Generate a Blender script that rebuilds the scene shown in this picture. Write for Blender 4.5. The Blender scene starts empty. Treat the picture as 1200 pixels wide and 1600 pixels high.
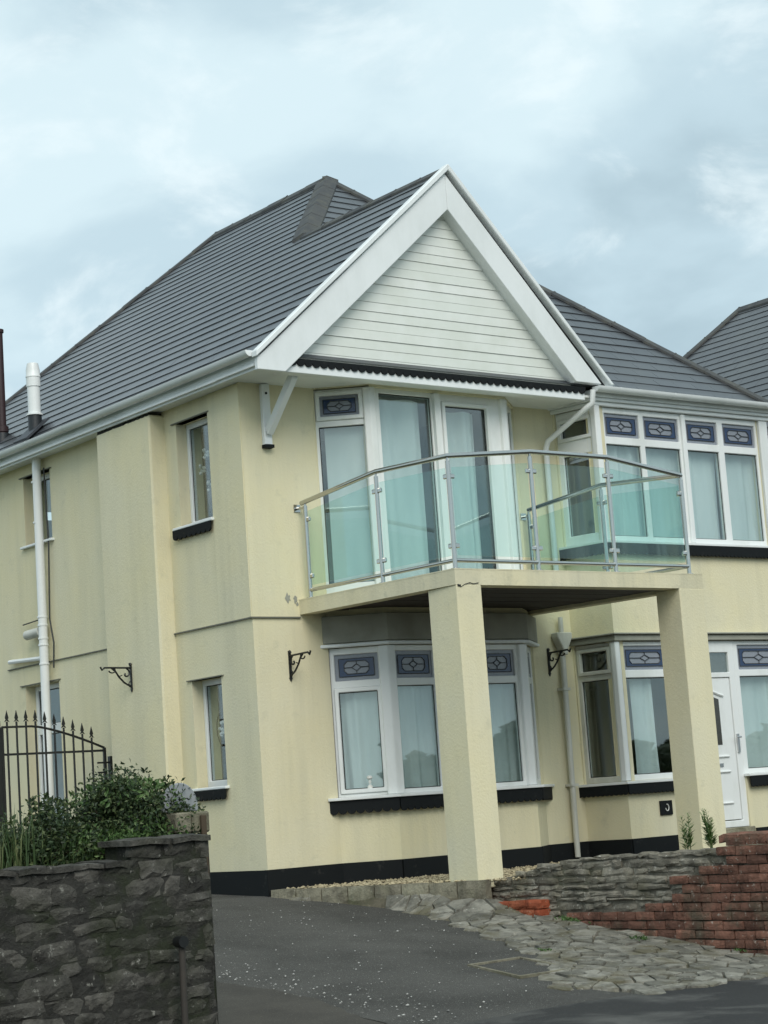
import bpy, bmesh, math, random
from mathutils import Vector
R = random.Random(7)
D2R = math.radians
scn = bpy.context.scene
COL = scn.collection

# ------------------------------------------------------------------ camera
yaw, pit, rol = D2R(37.786), D2R(8.589), D2R(-4.060)
FW = Vector((math.sin(yaw)*math.cos(pit), math.cos(yaw)*math.cos(pit), math.sin(pit)))
r0 = Vector((math.cos(yaw), -math.sin(yaw), 0)); u0 = r0.cross(FW)
RT = math.cos(rol)*r0 + math.sin(rol)*u0
UP = -math.sin(rol)*r0 + math.cos(rol)*u0
cam = bpy.data.cameras.new('camera'); camo = bpy.data.objects.new('camera', cam); COL.objects.link(camo)
from mathutils import Matrix
M = Matrix((RT, UP, -FW)).transposed().to_4x4(); M.translation = Vector((-11.31, -16.93, 0.53))
camo.matrix_world = M
cam.sensor_fit = 'VERTICAL'; cam.sensor_height = 36; cam.lens = 36*3078.8/1600
cam.clip_start = .1; cam.clip_end = 3000
scn.camera = camo

# ------------------------------------------------------------------ sky and sun
SUN = Vector((-.34, -.78, .74)).normalized()
w = bpy.data.worlds.new('World'); scn.world = w; w.use_nodes = True
nt = w.node_tree; nt.nodes.clear()
def N(t, **k):
    n = nt.nodes.new(t)
    for a, b in k.items(): setattr(n, a, b)
    return n
L = lambda a, b: nt.links.new(a, b)
out = N('ShaderNodeOutputWorld'); bg = N('ShaderNodeBackground'); L(bg.outputs[0], out.inputs[0])
sky = N('ShaderNodeTexSky', sky_type='NISHITA', sun_disc=False)
sky.sun_elevation = math.asin(SUN.z); sky.sun_rotation = math.atan2(SUN.x, SUN.y)
tc = N('ShaderNodeTexCoord')
def noise(scale, det, rough, dist, off):
    mp = N('ShaderNodeMapping'); mp.inputs['Location'].default_value = off; mp.inputs['Scale'].default_value = (1, 1, 1.7); L(tc.outputs['Generated'], mp.inputs[0])
    n = N('ShaderNodeTexNoise'); n.inputs['Scale'].default_value = scale; n.inputs['Detail'].default_value = det
    n.inputs['Roughness'].default_value = rough; n.inputs['Distortion'].default_value = dist
    L(mp.outputs[0], n.inputs['Vector']); return n
def ramp(src, stops):
    r = N('ShaderNodeValToRGB'); e = r.color_ramp.elements
    while len(e) < len(stops): e.new(.5)
    for i, (p, c) in enumerate(stops): e[i].position = p; e[i].color = (*c, 1)
    r.color_ramp.interpolation = 'EASE'; L(src, r.inputs[0]); return r
n1 = noise(3.6, 7, .5, .25, (3.1, 1.7, .4)); n2 = noise(8.5, 9, .58, .35, (7.3, 4.1, 2))
c1 = ramp(n1.outputs[0], [(.37, (.42, .555, .615)), (.49, (.55, .705, .77)), (.61, (.70, .855, .90))])
m2 = ramp(n2.outputs[0], [(.50, (0, 0, 0)), (.68, (1, 1, 1))])
mix = N('ShaderNodeMix', data_type='RGBA'); L(c1.outputs[0], mix.inputs['A']); mix.inputs['B'].default_value = (.86, .97, .99, 1)
mf = N('ShaderNodeMath', operation='MULTIPLY'); L(m2.outputs[0], mf.inputs[0]); mf.inputs[1].default_value = .75; L(mf.outputs[0], mix.inputs['Factor'])
sk = N('ShaderNodeMix', data_type='RGBA', blend_type='ADD'); sk.inputs['Factor'].default_value = .012
L(mix.outputs['Result'], sk.inputs['A']); L(sky.outputs[0], sk.inputs['B'])
L(sk.outputs['Result'], bg.inputs['Color']); bg.inputs['Strength'].default_value = 1.0
sl = bpy.data.lights.new('sun', 'SUN'); so = bpy.data.objects.new('sun', sl); COL.objects.link(so)
sl.energy = 2.1; sl.angle = D2R(40); sl.color = (1, .955, .88)
so.rotation_euler = SUN.to_track_quat('Z', 'Y').to_euler()
scn.view_settings.view_transform = 'Standard'; scn.view_settings.look = 'None'
scn.view_settings.exposure = 0; scn.view_settings.gamma = 1
scn.render.resolution_x = 768; scn.render.resolution_y = 1024
try:
    scn.cycles.transparent_max_bounces = 24
except Exception: pass

# ------------------------------------------------------------------ materials
MAT = {}
class MB_:
    def __init__(s, name):
        s.m = bpy.data.materials.new(name); s.m.use_nodes = True; s.t = s.m.node_tree; s.b = s.t.nodes['Principled BSDF']
        MAT[name] = s.m
        s.tc = s.n('ShaderNodeTexCoord'); s.geo = s.n('ShaderNodeNewGeometry')
    def n(s, t, **k):
        x = s.t.nodes.new(t)
        for a, b in k.items(): setattr(x, a, b)
        return x
    def l(s, a, b): s.t.links.new(a, b)
    def noise(s, scale, det=4, rough=.55, vec=None, sc=(1, 1, 1), dist=0):
        mp = s.n('ShaderNodeMapping'); mp.inputs['Scale'].default_value = sc
        s.l(vec or s.geo.outputs['Position'], mp.inputs[0])
        x = s.n('ShaderNodeTexNoise'); x.inputs['Scale'].default_value = scale; x.inputs['Detail'].default_value = det
        x.inputs['Roughness'].default_value = rough; x.inputs['Distortion'].default_value = dist
        s.l(mp.outputs[0], x.inputs['Vector']); return x.outputs[0]
    def ramp(s, src, stops):
        r = s.n('ShaderNodeValToRGB'); e = r.color_ramp.elements
        while len(e) < len(stops): e.new(.5)
        for i, (p, c) in enumerate(stops):
            e[i].position = p; e[i].color = (c, c, c, 1) if not hasattr(c, '__len__') else (*c, 1)
        s.l(src, r.inputs[0]); return r.outputs[0]
    def mix(s, f, a, b, mode='MIX'):
        x = s.n('ShaderNodeMix', data_type='RGBA', blend_type=mode)
        for v, k in ((f, 'Factor'), (a, 'A'), (b, 'B')):
            if hasattr(v, 'is_output'): s.l(v, x.inputs[k])
            elif k == 'Factor': x.inputs[k].default_value = v
            else: x.inputs[k].default_value = (*v, 1)
        return x.outputs['Result']
    def mul(s, a, b):
        x = s.n('ShaderNodeMath', operation='MULTIPLY')
        for i, v in enumerate((a, b)):
            if hasattr(v, 'is_output'): s.l(v, x.inputs[i])
            else: x.inputs[i].default_value = v
        return x.outputs[0]
    def island(s): return s.geo.outputs['Random Per Island']
    def objrand(s): return s.n('ShaderNodeObjectInfo').outputs['Random']
    def col(s, c):
        if hasattr(c, 'is_output'): s.l(c, s.b.inputs['Base Color'])
        else: s.b.inputs['Base Color'].default_value = (*c, 1)
    def set(s, rough=.5, metal=0, spec=.5):
        s.b.inputs['Roughness'].default_value = rough; s.b.inputs['Metallic'].default_value = metal
        s.b.inputs['Specular IOR Level'].default_value = spec
    def bump(s, src, st=.3, d=.01):
        x = s.n('ShaderNodeBump'); x.inputs['Strength'].default_value = st; x.inputs['Distance'].default_value = d
        s.l(src, x.inputs['Height']); s.l(x.outputs[0], s.b.inputs['Normal'])

def stucco(name, base, dirt=.5):
    m = MB_(name)
    big = m.ramp(m.noise(.9, 5, .6), [(.35, 0), (.7, 1)])
    strk = m.ramp(m.noise(3.2, 4, .6, sc=(1, 1, .10)), [(.45, 0), (.75, 1)])
    blot = m.ramp(m.noise(5.5, 6, .65), [(.58, 0), (.78, 1)])
    c = m.mix(big, base, tuple(v*f for v, f in zip(base, (1.03, 1.0, .90))))
    c = m.mix(m.mul(strk, .36*dirt), c, (.42, .41, .31))
    c = m.mix(m.mul(blot, .38*dirt), c, (.36, .36, .28))
    fine = m.ramp(m.noise(9, 5, .65, sc=(1, 1, .06)), [(.52, 0), (.72, 1)])
    c = m.mix(m.mul(fine, .12*dirt), c, (.30, .30, .24))
    m.col(c); m.set(.85, 0, .25)
    m.bump(m.noise(42, 5, .6), .35, .012)
    return m
stucco('render_cream', (.715, .668, .485), .75)
stucco('render_slab', (.68, .635, .47), 1.5)
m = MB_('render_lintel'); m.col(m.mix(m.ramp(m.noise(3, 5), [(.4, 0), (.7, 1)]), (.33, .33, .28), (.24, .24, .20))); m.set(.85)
m = MB_('drip_shadow'); m.col((.16, .16, .13)); m.set(.85)  # dark tone stands in for the shadow line at the storey ledge
m = MB_('pvc'); m.col(m.mix(m.ramp(m.noise(2.2, 6, .65, sc=(1, 1, .35)), [(.5, 0), (.85, 1)]), (.78, .80, .79), (.58, .60, .56))); m.set(.32, 0, .5)
m = MB_('pvc_grey'); m.col(m.mix(m.ramp(m.noise(3, 6, .65, sc=(1, 1, .3)), [(.42, 0), (.8, 1)]), (.62, .62, .56), (.40, .40, .35))); m.set(.42)
m = MB_('clad'); m.col(m.mix(m.ramp(m.noise(2.5, 5, .6), [(.4, 0), (.8, 1)]), m.mix(m.objrand(), (.78, .80, .76), (.72, .75, .70)), (.64, .67, .60))); m.set(.45)
m = MB_('white_paint'); m.col(m.mix(m.ramp(m.noise(2, 6, .65, sc=(1, 1, .4)), [(.45, 0), (.85, 1)]), (.80, .83, .83), (.66, .69, .68))); m.set(.5)
m = MB_('black_paint'); m.col(m.mix(m.ramp(m.noise(9, 6, .7), [(.6, 0), (.74, 1)]), (.010, .012, .013), (.035, .035, .033))); m.set(.7, 0, .15)
m = MB_('slate')
c = m.mix(m.island(), (.045, .050, .057), (.060, .065, .072))
c = m.mix(m.ramp(m.noise(1.3, 6, .6), [(.45, 0), (.75, 1)]), c, (.068, .073, .074))
c = m.mix(m.ramp(m.noise(24, 4, .6), [(.62, 0), (.8, 1)]), c, (.09, .094, .09))
m.col(c); m.set(.30, 0, .55); m.bump(m.noise(30, 4), .12, .004)
m = MB_('ridge_slate'); m.col(m.mix(m.ramp(m.noise(6, 6, .65), [(.45, 0), (.7, 1)]), m.mix(m.objrand(), (.04, .043, .046), (.058, .06, .06)), (.085, .085, .07))); m.set(.7); m.bump(m.noise(40, 4), .3, .006)
m = MB_('steel'); m.col((.50, .50, .48)); m.set(.16, 1)
m = MB_('iron'); m.col((.010, .011, .011)); m.set(.45)
m = MB_('curtain'); m.col(m.mix(m.ramp(m.noise(2.2, 3, .5, sc=(1, 1, .25)), [(.3, 0), (.75, 1)]), (.68, .72, .71), (.46, .52, .52))); m.set(.9, 0, .1)
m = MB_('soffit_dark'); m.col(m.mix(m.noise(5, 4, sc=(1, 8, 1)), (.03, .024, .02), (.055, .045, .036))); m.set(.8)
m = MB_('interior'); m.col((.10, .095, .085)); m.set(.9)
m = MB_('lead'); m.col((.06, .065, .075)); m.set(.5, .4)
m = MB_('blue_glass'); m.col(m.mix(m.noise(30, 3), (.010, .030, .085), (.018, .045, .12))); m.set(.1, 0, .5)
m = MB_('dark_glass'); m.col(m.mix(m.noise(40, 3), (.03, .03, .026), (.07, .068, .058))); m.set(.15)
m = MB_('grey_glass'); m.col(m.mix(m.noise(45, 3), (.20, .22, .26), (.29, .31, .35))); m.set(.16, 0, .5); m.bump(m.noise(60, 2), .2, .004)
m = MB_('asphalt')
c = m.mix(m.ramp(m.noise(1.1, 6, .6), [(.35, 0), (.7, 1)]), (.046, .044, .040), (.082, .079, .072))
c = m.mix(m.ramp(m.noise(120, 2, .5), [(.60, 0), (.70, 1)]), c, (.20, .20, .18))
c = m.mix(m.ramp(m.noise(46, 2, .5), [(.70, 0), (.75, 1)]), c, (.42, .41, .37))
m.col(c); m.set(.85, 0, .3); m.bump(m.noise(140, 3, .6), .6, .008)
m = MB_('old_tarmac')
c = m.mix(m.ramp(m.noise(1.4, 6, .65), [(.35, 0), (.7, 1)]), (.050, .046, .040), (.085, .078, .066))
c = m.mix(m.ramp(m.noise(90, 3, .5), [(.6, 0), (.72, 1)]), c, (.14, .13, .11))
m.col(c); m.set(.88, 0, .3); m.bump(m.noise(120, 3, .6), .5, .006)
m = MB_('dark_tarmac')
c = m.mix(m.ramp(m.noise(1.6, 7, .6, dist=.4), [(.50, 0), (.68, 1)]), (.024, .024, .024), (.088, .086, .080))
c = m.mix(m.ramp(m.noise(100, 3, .5), [(.62, 0), (.74, 1)]), c, (.12, .12, .11))
m.col(c); m.set(.8, 0, .35); m.bump(m.noise(120, 3, .6), .5, .006)
def stone(name, a, b, lich, moss, mossf=.5):
    m = MB_(name)
    c = m.mix(m.objrand(), a, b)
    c = m.mix(m.ramp(m.noise(7, 6, .65), [(.42, 0), (.72, 1)]), c, tuple(v*.45 for v in a))
    c = m.mix(m.mul(m.ramp(m.noise(3.1, 5, .6), [(.5, 0), (.66, 1)]), mossf), c, moss)
    c = m.mix(m.ramp(m.noise(22, 6, .7), [(.60, 0), (.68, 1)]), c, lich)
    m.col(c); m.set(.9, 0, .2); m.bump(m.noise(26, 6, .7), .9, .03)
stone('stone_dark', (.050, .049, .044), (.135, .128, .112), (.26, .255, .225), (.040, .046, .026), .5)
stone('mortar_dark', (.048, .047, .042), (.048, .047, .042), (.14, .14, .12), (.032, .04, .02), .7)
stone('stone_grey', (.18, .165, .132), (.36, .33, .27), (.50, .475, .41), (.15, .135, .08))
stone('mortar_grey', (.19, .175, .14), (.19, .175, .14), (.3, .29, .25), (.07, .08, .04))
stone('paving', (.17, .165, .138), (.35, .335, .285), (.43, .42, .37), (.135, .12, .07), .75)
stone('paving_joint', (.14, .125, .09), (.14, .125, .09), (.22, .20, .15), (.06, .072, .03), .6)
stone('kerbstone', (.24, .22, .165), (.32, .30, .22), (.36, .35, .28), (.14, .14, .08), .4)
stone('brick', (.16, .082, .060), (.34, .165, .115), (.44, .39, .33), (.13, .105, .075), .9)
stone('brick_red', (.36, .09, .045), (.40, .12, .06), (.40, .25, .17), (.25, .09, .05), .3)
m = MB_('gravel'); m.col(m.mix(m.island(), (.22, .18, .11), (.50, .43, .28))); m.set(.85)
m = MB_('pebble'); m.col(m.mix(m.island(), (.16, .16, .15), (.62, .61, .57))); m.set(.7)
m = MB_('soil'); m.col((.035, .028, .02)); m.set(.95)
m = MB_('meadow'); m.col(m.mix(m.noise(.05, 6), (.05, .07, .03), (.09, .10, .05))); m.set(.95)
def leafmat(name, a, b, c3, tr=.25):
    m = MB_(name); f = m.island()
    m.col(m.ramp(f, [(0, a), (.6, b), (1, c3)])); m.set(.55, 0, .35)
leafmat('leaf_dark', (.010, .022, .008), (.030, .055, .018), (.085, .11, .040))
leafmat('leaf_fresh', (.035, .075, .018), (.06, .12, .03), (.13, .19, .07))
leafmat('weed_leaf', (.07, .13, .035), (.11, .19, .055), (.20, .27, .10))
leafmat('blade', (.030, .060, .020), (.070, .11, .040), (.18, .20, .09))
leafmat('hedge_leaf', (.014, .03, .012), (.028, .05, .02), (.045, .07, .03))
m = MB_('bark'); m.col((.055, .042, .03)); m.set(.9)
m = MB_('brown_wood'); m.col(m.mix(m.noise(8, 4, sc=(1, 1, .2)), (.05, .035, .02), (.09, .065, .04))); m.set(.85)
m = MB_('rust_iron'); m.col(m.mix(m.noise(12, 4), (.03, .028, .025), (.055, .045, .035))); m.set(.8)
m = MB_('slab_grey'); m.col(m.mix(m.noise(6, 5), (.24, .26, .27), (.33, .35, .36))); m.set(.7)
m = MB_('flue_black'); m.col((.016, .019, .022)); m.set(.45)
m = MB_('maroon'); m.col((.03, .012, .014)); m.set(.5)
m = MB_('petal'); m.col((.62, .62, .60)); m.set(.7)
m = MB_('vase_dark'); m.col((.02, .012, .016)); m.set(.3)
m = MB_('cable'); m.col((.03, .032, .03)); m.set(.6)
m = MB_('ornament'); m.col((.70, .70, .66)); m.set(.4)
m = MB_('silver'); m.col((.6, .6, .6)); m.set(.3, 1)
m = MB_('blue_plastic'); m.col((.015, .07, .16)); m.set(.5)

def glassmat(name, tint, rcol, k, base):
    """clear sheet: transparent body, mirror reflection that grows at grazing angles"""
    m = bpy.data.materials.new(name); m.use_nodes = True; t = m.node_tree; t.nodes.clear(); MAT[name] = m
    o = t.nodes.new('ShaderNodeOutputMaterial'); mx = t.nodes.new('ShaderNodeMixShader')
    tr = t.nodes.new('ShaderNodeBsdfTransparent'); tr.inputs[0].default_value = (*tint, 1)
    gl = t.nodes.new('ShaderNodeBsdfGlossy'); gl.inputs['Roughness'].default_value = .012; gl.inputs[0].default_value = (*rcol, 1)
    fr = t.nodes.new('ShaderNodeLayerWeight'); fr.inputs[0].default_value = .5
    pw = t.nodes.new('ShaderNodeMath'); pw.operation = 'POWER'; pw.inputs[1].default_value = 4.5; t.links.new(fr.outputs['Facing'], pw.inputs[0])
    ma = t.nodes.new('ShaderNodeMath'); ma.operation = 'MULTIPLY_ADD'; ma.inputs[1].default_value = k; ma.inputs[2].default_value = base
    ma.use_clamp = True
    no = t.nodes.new('ShaderNodeTexNoise'); no.inputs['Scale'].default_value = 1.7
    geo = t.nodes.new('ShaderNodeNewGeometry'); t.links.new(geo.outputs['Position'], no.inputs['Vector'])
    bp = t.nodes.new('ShaderNodeBump'); bp.inputs['Strength'].default_value = .008; bp.inputs['Distance'].default_value = .05
    t.links.new(no.outputs[0], bp.inputs['Height']); t.links.new(bp.outputs[0], gl.inputs['Normal'])
    t.links.new(pw.outputs[0], ma.inputs[0]); t.links.new(ma.outputs[0], mx.inputs[0])
    t.links.new(tr.outputs[0], mx.inputs[1]); t.links.new(gl.outputs[0], mx.inputs[2]); t.links.new(mx.outputs[0], o.inputs[0])
glassmat('glass', (.93, .97, .965), (.9, .96, .97), .7, .10)
glassmat('glass_balcony', (.855, .945, .93), (.88, .96, .95), .7, .045)

# ------------------------------------------------------------------ mesh helpers
ORG = {}
def V3(p): return Vector(p)
def tag(o, label=None, cat=None, group=None, kind=None):
    if label: o['label'] = label
    if cat: o['category'] = cat
    if group: o['group'] = group
    if kind: o['kind'] = kind
    return o
def thing(name, loc, label, cat, group=None):
    o = bpy.data.objects.new(name, None); COL.objects.link(o); o.location = loc; ORG[o.name] = Vector(loc)
    o.empty_display_size = .2
    return tag(o, label, cat, group)
def group_part(name, parent):
    o = bpy.data.objects.new(name, None); COL.objects.link(o); o.parent = parent; ORG[o.name] = ORG[parent.name]
    return o
class G:
    """collects faces; build() links ONE mesh object"""
    def __init__(s): s.v = []; s.f = []
    def add(s, vs, fs):
        b = len(s.v); s.v += [Vector(v) for v in vs]; s.f += [tuple(i+b for i in f) for f in fs]; return s
    def box(s, a, b):
        (x0, y0, z0), (x1, y1, z1) = a, b
        return s.add([(x0,y0,z0),(x1,y0,z0),(x1,y1,z0),(x0,y1,z0),(x0,y0,z1),(x1,y0,z1),(x1,y1,z1),(x0,y1,z1)],
            [(3,2,1,0),(4,5,6,7),(0,1,5,4),(1,2,6,5),(2,3,7,6),(3,0,4,7)])
    def obox(s, O, U, W, H, u, wd, h):
        """oriented box: ranges u,wd,h along unit vectors"""
        P = lambda a, b, c: O + U*a + W*b + H*c
        return s.add([P(u[0],wd[0],h[0]),P(u[1],wd[0],h[0]),P(u[1],wd[1],h[0]),P(u[0],wd[1],h[0]),
                      P(u[0],wd[0],h[1]),P(u[1],wd[0],h[1]),P(u[1],wd[1],h[1]),P(u[0],wd[1],h[1])],
            [(3,2,1,0),(4,5,6,7),(0,1,5,4),(1,2,6,5),(2,3,7,6),(3,0,4,7)])
    def prism(s, pts, d):
        """polygon (list of 3-D points) extruded by vector d"""
        n = len(pts); d = Vector(d)
        vs = [Vector(p) for p in pts] + [Vector(p)+d for p in pts]
        return s.add(vs, [tuple(range(n))[::-1], tuple(range(n, 2*n))] + [(i, (i+1) % n, n+(i+1) % n, n+i) for i in range(n)])
    def tube(s, pts, r, n=8, caps=True):
        pts = [Vector(p) for p in pts]; rr = r if hasattr(r, '__len__') else [r]*len(pts)
        t0 = (pts[1]-pts[0]).normalized(); a = Vector((0, 0, 1)) if abs(t0.z) < .9 else Vector((1, 0, 0))
        nx = t0.cross(a).normalized(); rings = []; vs = []
        for i, p in enumerate(pts):
            t = ((pts[min(i+1, len(pts)-1)]-p).normalized() + (p-pts[max(i-1, 0)]).normalized())
            t = t.normalized() if t.length > 1e-6 else t0
            nx = (nx - t*nx.dot(t)).normalized(); b = t.cross(nx)
            for k in range(n):
                an = 2*math.pi*k/n; vs.append(p + (nx*math.cos(an)+b*math.sin(an))*rr[i])
        fs = []
        for i in range(len(pts)-1):
            for k in range(n): fs.append((i*n+k, i*n+(k+1) % n, (i+1)*n+(k+1) % n, (i+1)*n+k))
        if caps: fs += [tuple(range(n))[::-1], tuple(range((len(pts)-1)*n, len(pts)*n))]
        return s.add(vs, fs)
    def lathe(s, c, prof, n=12):
        c = Vector(c); vs = []; fs = []
        for (r, z) in prof:
            for k in range(n): an = 2*math.pi*k/n; vs.append(c+Vector((r*math.cos(an), r*math.sin(an), z)))
        for i in range(len(prof)-1):
            for k in range(n): fs.append((i*n+k, i*n+(k+1) % n, (i+1)*n+(k+1) % n, (i+1)*n+k))
        fs += [tuple(range(n))[::-1], tuple(range((len(prof)-1)*n, len(prof)*n))]
        return s.add(vs, fs)
    def build(s, name, mat, parent=None, bevel=0, smooth=False, merge=False):
        me = bpy.data.meshes.new(name); o_ = ORG[parent.name] if parent else Vector((0, 0, 0))
        me.from_pydata([v-o_ for v in s.v], [], s.f); me.materials.append(MAT[mat])
        bm = bmesh.new(); bm.from_mesh(me)
        if merge or bevel: bmesh.ops.remove_doubles(bm, verts=bm.verts, dist=1e-5)
        if bevel:
            bmesh.ops.dissolve_limit(bm, angle_limit=.01, verts=bm.verts, edges=bm.edges)
            bmesh.ops.bevel(bm, geom=[e for e in bm.edges if len(e.link_faces) == 2 and e.calc_face_angle(0) > .3], offset=bevel, segments=1, affect='EDGES', clamp_overlap=True)
        bmesh.ops.recalc_face_normals(bm, faces=bm.faces)
        if smooth:
            for f in bm.faces: f.smooth = True
        bm.to_mesh(me); bm.free()
        if smooth:
            try: me.set_sharp_from_angle(angle=D2R(40))
            except Exception: pass
        o = bpy.data.objects.new(name, me); COL.objects.link(o)
        if parent: o.parent = parent
        ORG[o.name] = o_
        return o
def plate(g, A, B, z0, z1, holes, th, ends=False, inward=0):
    """wall / frame slab from plan point A to B (outside on the right-hand side seen from above going A->B is -n), with rectangular holes (u0,u1,z0,z1)"""
    A = Vector((A[0], A[1], 0)); B = Vector((B[0], B[1], 0)); ln = (B-A).length; U = (B-A)/ln
    Nn = Vector((-U.y, U.x, 0))            # points inward for left-to-right as seen from outside
    A = A + Nn*inward
    us = sorted(set([0, ln] + [h[i] for h in holes for i in (0, 1) if 0 < h[i] < ln]))
    zs = sorted(set([z0, z1] + [h[i] for h in holes for i in (2, 3) if z0 < h[i] < z1]))
    def solid(i, j):
        if i < 0 or j < 0 or i >= len(us)-1 or j >= len(zs)-1: return False
        u = (us[i]+us[i+1])/2; z = (zs[j]+zs[j+1])/2
        return not any(h[0] < u < h[1] and h[2] < z < h[3] for h in holes)
    P = lambda u, d, z: A + U*u + Nn*d + Vector((0, 0, z))
    for i in range(len(us)-1):
        for j in range(len(zs)-1):
            if not solid(i, j): continue
            a, b, c, d = us[i], us[i+1], zs[j], zs[j+1]
            g.add([P(a,0,c),P(b,0,c),P(b,0,d),P(a,0,d)], [(0,1,2,3)])
            g.add([P(a,th,c),P(b,th,c),P(b,th,d),P(a,th,d)], [(3,2,1,0)])
            if not solid(i-1, j) and (i > 0 or ends): g.add([P(a,0,c),P(a,0,d),P(a,th,d),P(a,th,c)], [(0,1,2,3)])
            if not solid(i+1, j) and (i < len(us)-2 or ends): g.add([P(b,0,c),P(b,0,d),P(b,th,d),P(b,th,c)], [(3,2,1,0)])
            if not solid(i, j-1): g.add([P(a,0,c),P(b,0,c),P(b,th,c),P(a,th,c)], [(3,2,1,0)])
            if not solid(i, j+1): g.add([P(a,0,d),P(b,0,d),P(b,th,d),P(a,th,d)], [(0,1,2,3)])
    return g
def frame_of(A, B):
    A = Vector((A[0], A[1], 0)); B = Vector((B[0], B[1], 0)); ln = (B-A).length; U = (B-A)/ln
    return A, U, Vector((-U.y, U.x, 0)), ln
def scallop(A, B, z0, z1, outd, th, name, parent, pitch=.09, mat='black_paint'):
    A, U, Nn, ln = frame_of(A, B); g = G(); n = max(1, round(ln/pitch)); p = ln/n; r = p/2
    for k in range(n):
        u0 = k*p; q = [(u0, z1), (u0+p, z1)]
        for j in range(7):
            an = math.pi*j/6; q.append((u0+r+r*math.cos(an), z0+r*.9-r*.9*math.sin(an)))
        pts = [A+U*u - Nn*(outd+th) + Vector((0, 0, z)) for u, z in q]
        g.prism(pts, Nn*th)
    return g.build(name, mat, parent)

# ------------------------------------------------------------------ the setting: ground, road, drive
def drive_z(y): return -.24+.11*y if y < 0 else -.24+.02*y
def struct(name, g, mat, **k): return tag(g.build(name, mat, None, **k), kind='structure')
g = G(); g.add([(-600,-600,-1.25),(600,-600,-1.25),(600,600,-1.25),(-600,600,-1.25)], [(0,1,2,3)]); struct('ground', g, 'meadow')
g = G(); g.box((-150, -19.6, -1.22), (150, -9.72, -1.10)); struct('road', g, 'dark_tarmac')
g = G()
nx_, ys = 40, [-9.6, -8.6, -7.6, -6.9, -6.2]
g.add([(-60+120*i/nx_, y, -.925 + (y+6.2)*.022) for y in ys for i in range(nx_+1)],
      [(j*(nx_+1)+i, j*(nx_+1)+i+1, (j+1)*(nx_+1)+i+1, (j+1)*(nx_+1)+i) for j in range(len(ys)-1) for i in range(nx_)])
struct('pavement', g, 'dark_tarmac')
kb = None
for i in range(60):
    x = -27.6+i*.92
    if kb is None:
        kg = thing('road_kerb', (0, -9.66, -1.1), 'long run of grey kerb blocks edging the pavement', 'kerb')
        kb = G().box((x, -9.72, -1.2), (x+.905, -9.6, -.995)).build('kerb_block', 'kerbstone', kg, bevel=.015)
        base_x = x
    else:
        c = kb.copy(); COL.objects.link(c); c.parent = kg; c.location = (x-base_x, 0, 0)
# brown strip on the left of the drive, asphalt sheet with a ragged edge lying on it
g = G(); ys = [-6.25+.5*i for i in range(31)]
g.add([(x, y, drive_z(y)-.03) for y in ys for x in (-4.6, -2.6)], [(2*i, 2*i+1, 2*i+3, 2*i+2) for i in range(len(ys)-1)])
struct('drive_margin', g, 'old_tarmac')
g = G(); ys = [-6.3+.12*i for i in range(125)]; xs_n = 10
vs = []
for y in ys:
    xl = -2.97 + .05*math.sin(y*2.3) + R.uniform(-.03, .03) - max(0, (y+2.2))*.7*(1 if y < 1 else 1)
    xl = max(xl, -9)
    for i in range(xs_n+1):
        t = i/xs_n; vs.append((xl+(.98-xl)*t, y, drive_z(y) + .008*math.sin(y*1.7+t*6) - (.028 if i == 0 else 0)))
g.add(vs, [(j*(xs_n+1)+i, j*(xs_n+1)+i+1, (j+1)*(xs_n+1)+i+1, (j+1)*(xs_n+1)+i) for j in range(len(ys)-1) for i in range(xs_n)])
struct('driveway', g, 'asphalt')
g = G(); g.add([(.0,-.02,-.2),(.80,-2.44,-.2),(1.2,-2.44,-.19),(1.2,-6,-.19),(8,-6,-.17),(8,.5,-.17),(.3,.5,-.2)], [tuple(range(7))]); struct('front_bed', g, 'paving_joint')
# loose gravel on the bed
def ico():
    bm = bmesh.new(); bmesh.ops.create_icosphere(bm, subdivisions=1, radius=1); v = [x.co.copy() for x in bm.verts]; f = [tuple(q.index for q in p.verts) for p in bm.faces]; bm.free(); return v, f
IV, IF = ico()
OV = [Vector(p) for p in ((1,0,0),(-1,0,0),(0,1,0),(0,-1,0),(0,0,1),(0,0,-1))]; OF = [(0,2,4),(2,1,4),(1,3,4),(3,0,4),(2,0,5),(1,2,5),(3,1,5),(0,3,5)]
def pebbles(name, spots, mat, label, cat):
    g = G()
    for (x, y, z, s) in spots:
        a = R.uniform(0, 6.3); ca, sa = math.cos(a), math.sin(a); sx, sy, sz = s*R.uniform(.8, 1.5), s*R.uniform(.7, 1.1), s*R.uniform(.5, .8)
        g.add([(x+(v.x*sx*ca-v.y*sy*sa), y+(v.x*sx*sa+v.y*sy*ca), z+v.z*sz) for v in OV], OF)
    return tag(g.build(name, mat), label, cat, kind='stuff')
sp = []
for _ in range(5200):
    y = R.uniform(-2.9, -.1); t = -y/2.44; xl = .06+.74*t
    x = R.uniform(xl, 4.6)
    sp.append((x, y, -.19 + R.uniform(-.005, .012), R.uniform(.012, .024)))
pebbles('gravel', sp, 'gravel', 'tan gravel spread round the balcony pillars behind the kerb blocks', 'gravel')
sp = []
for _ in range(170):
    t = R.random(); y = -6.2+4.2*t; x = -2.93+R.gauss(0, .06)+(R.random()**2)*.5
    sp.append((x, y, drive_z(y)+.008, R.uniform(.005, .012)))
for _ in range(200):
    y = R.uniform(-6.1, -.6); x = R.uniform(-2.7, .5); sp.append((x, y, drive_z(y)+.008, R.uniform(.004, .010)))
pebbles('loose_pebbles', sp, 'pebble', 'pale loose stones scattered on the asphalt drive', 'pebbles')

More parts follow.
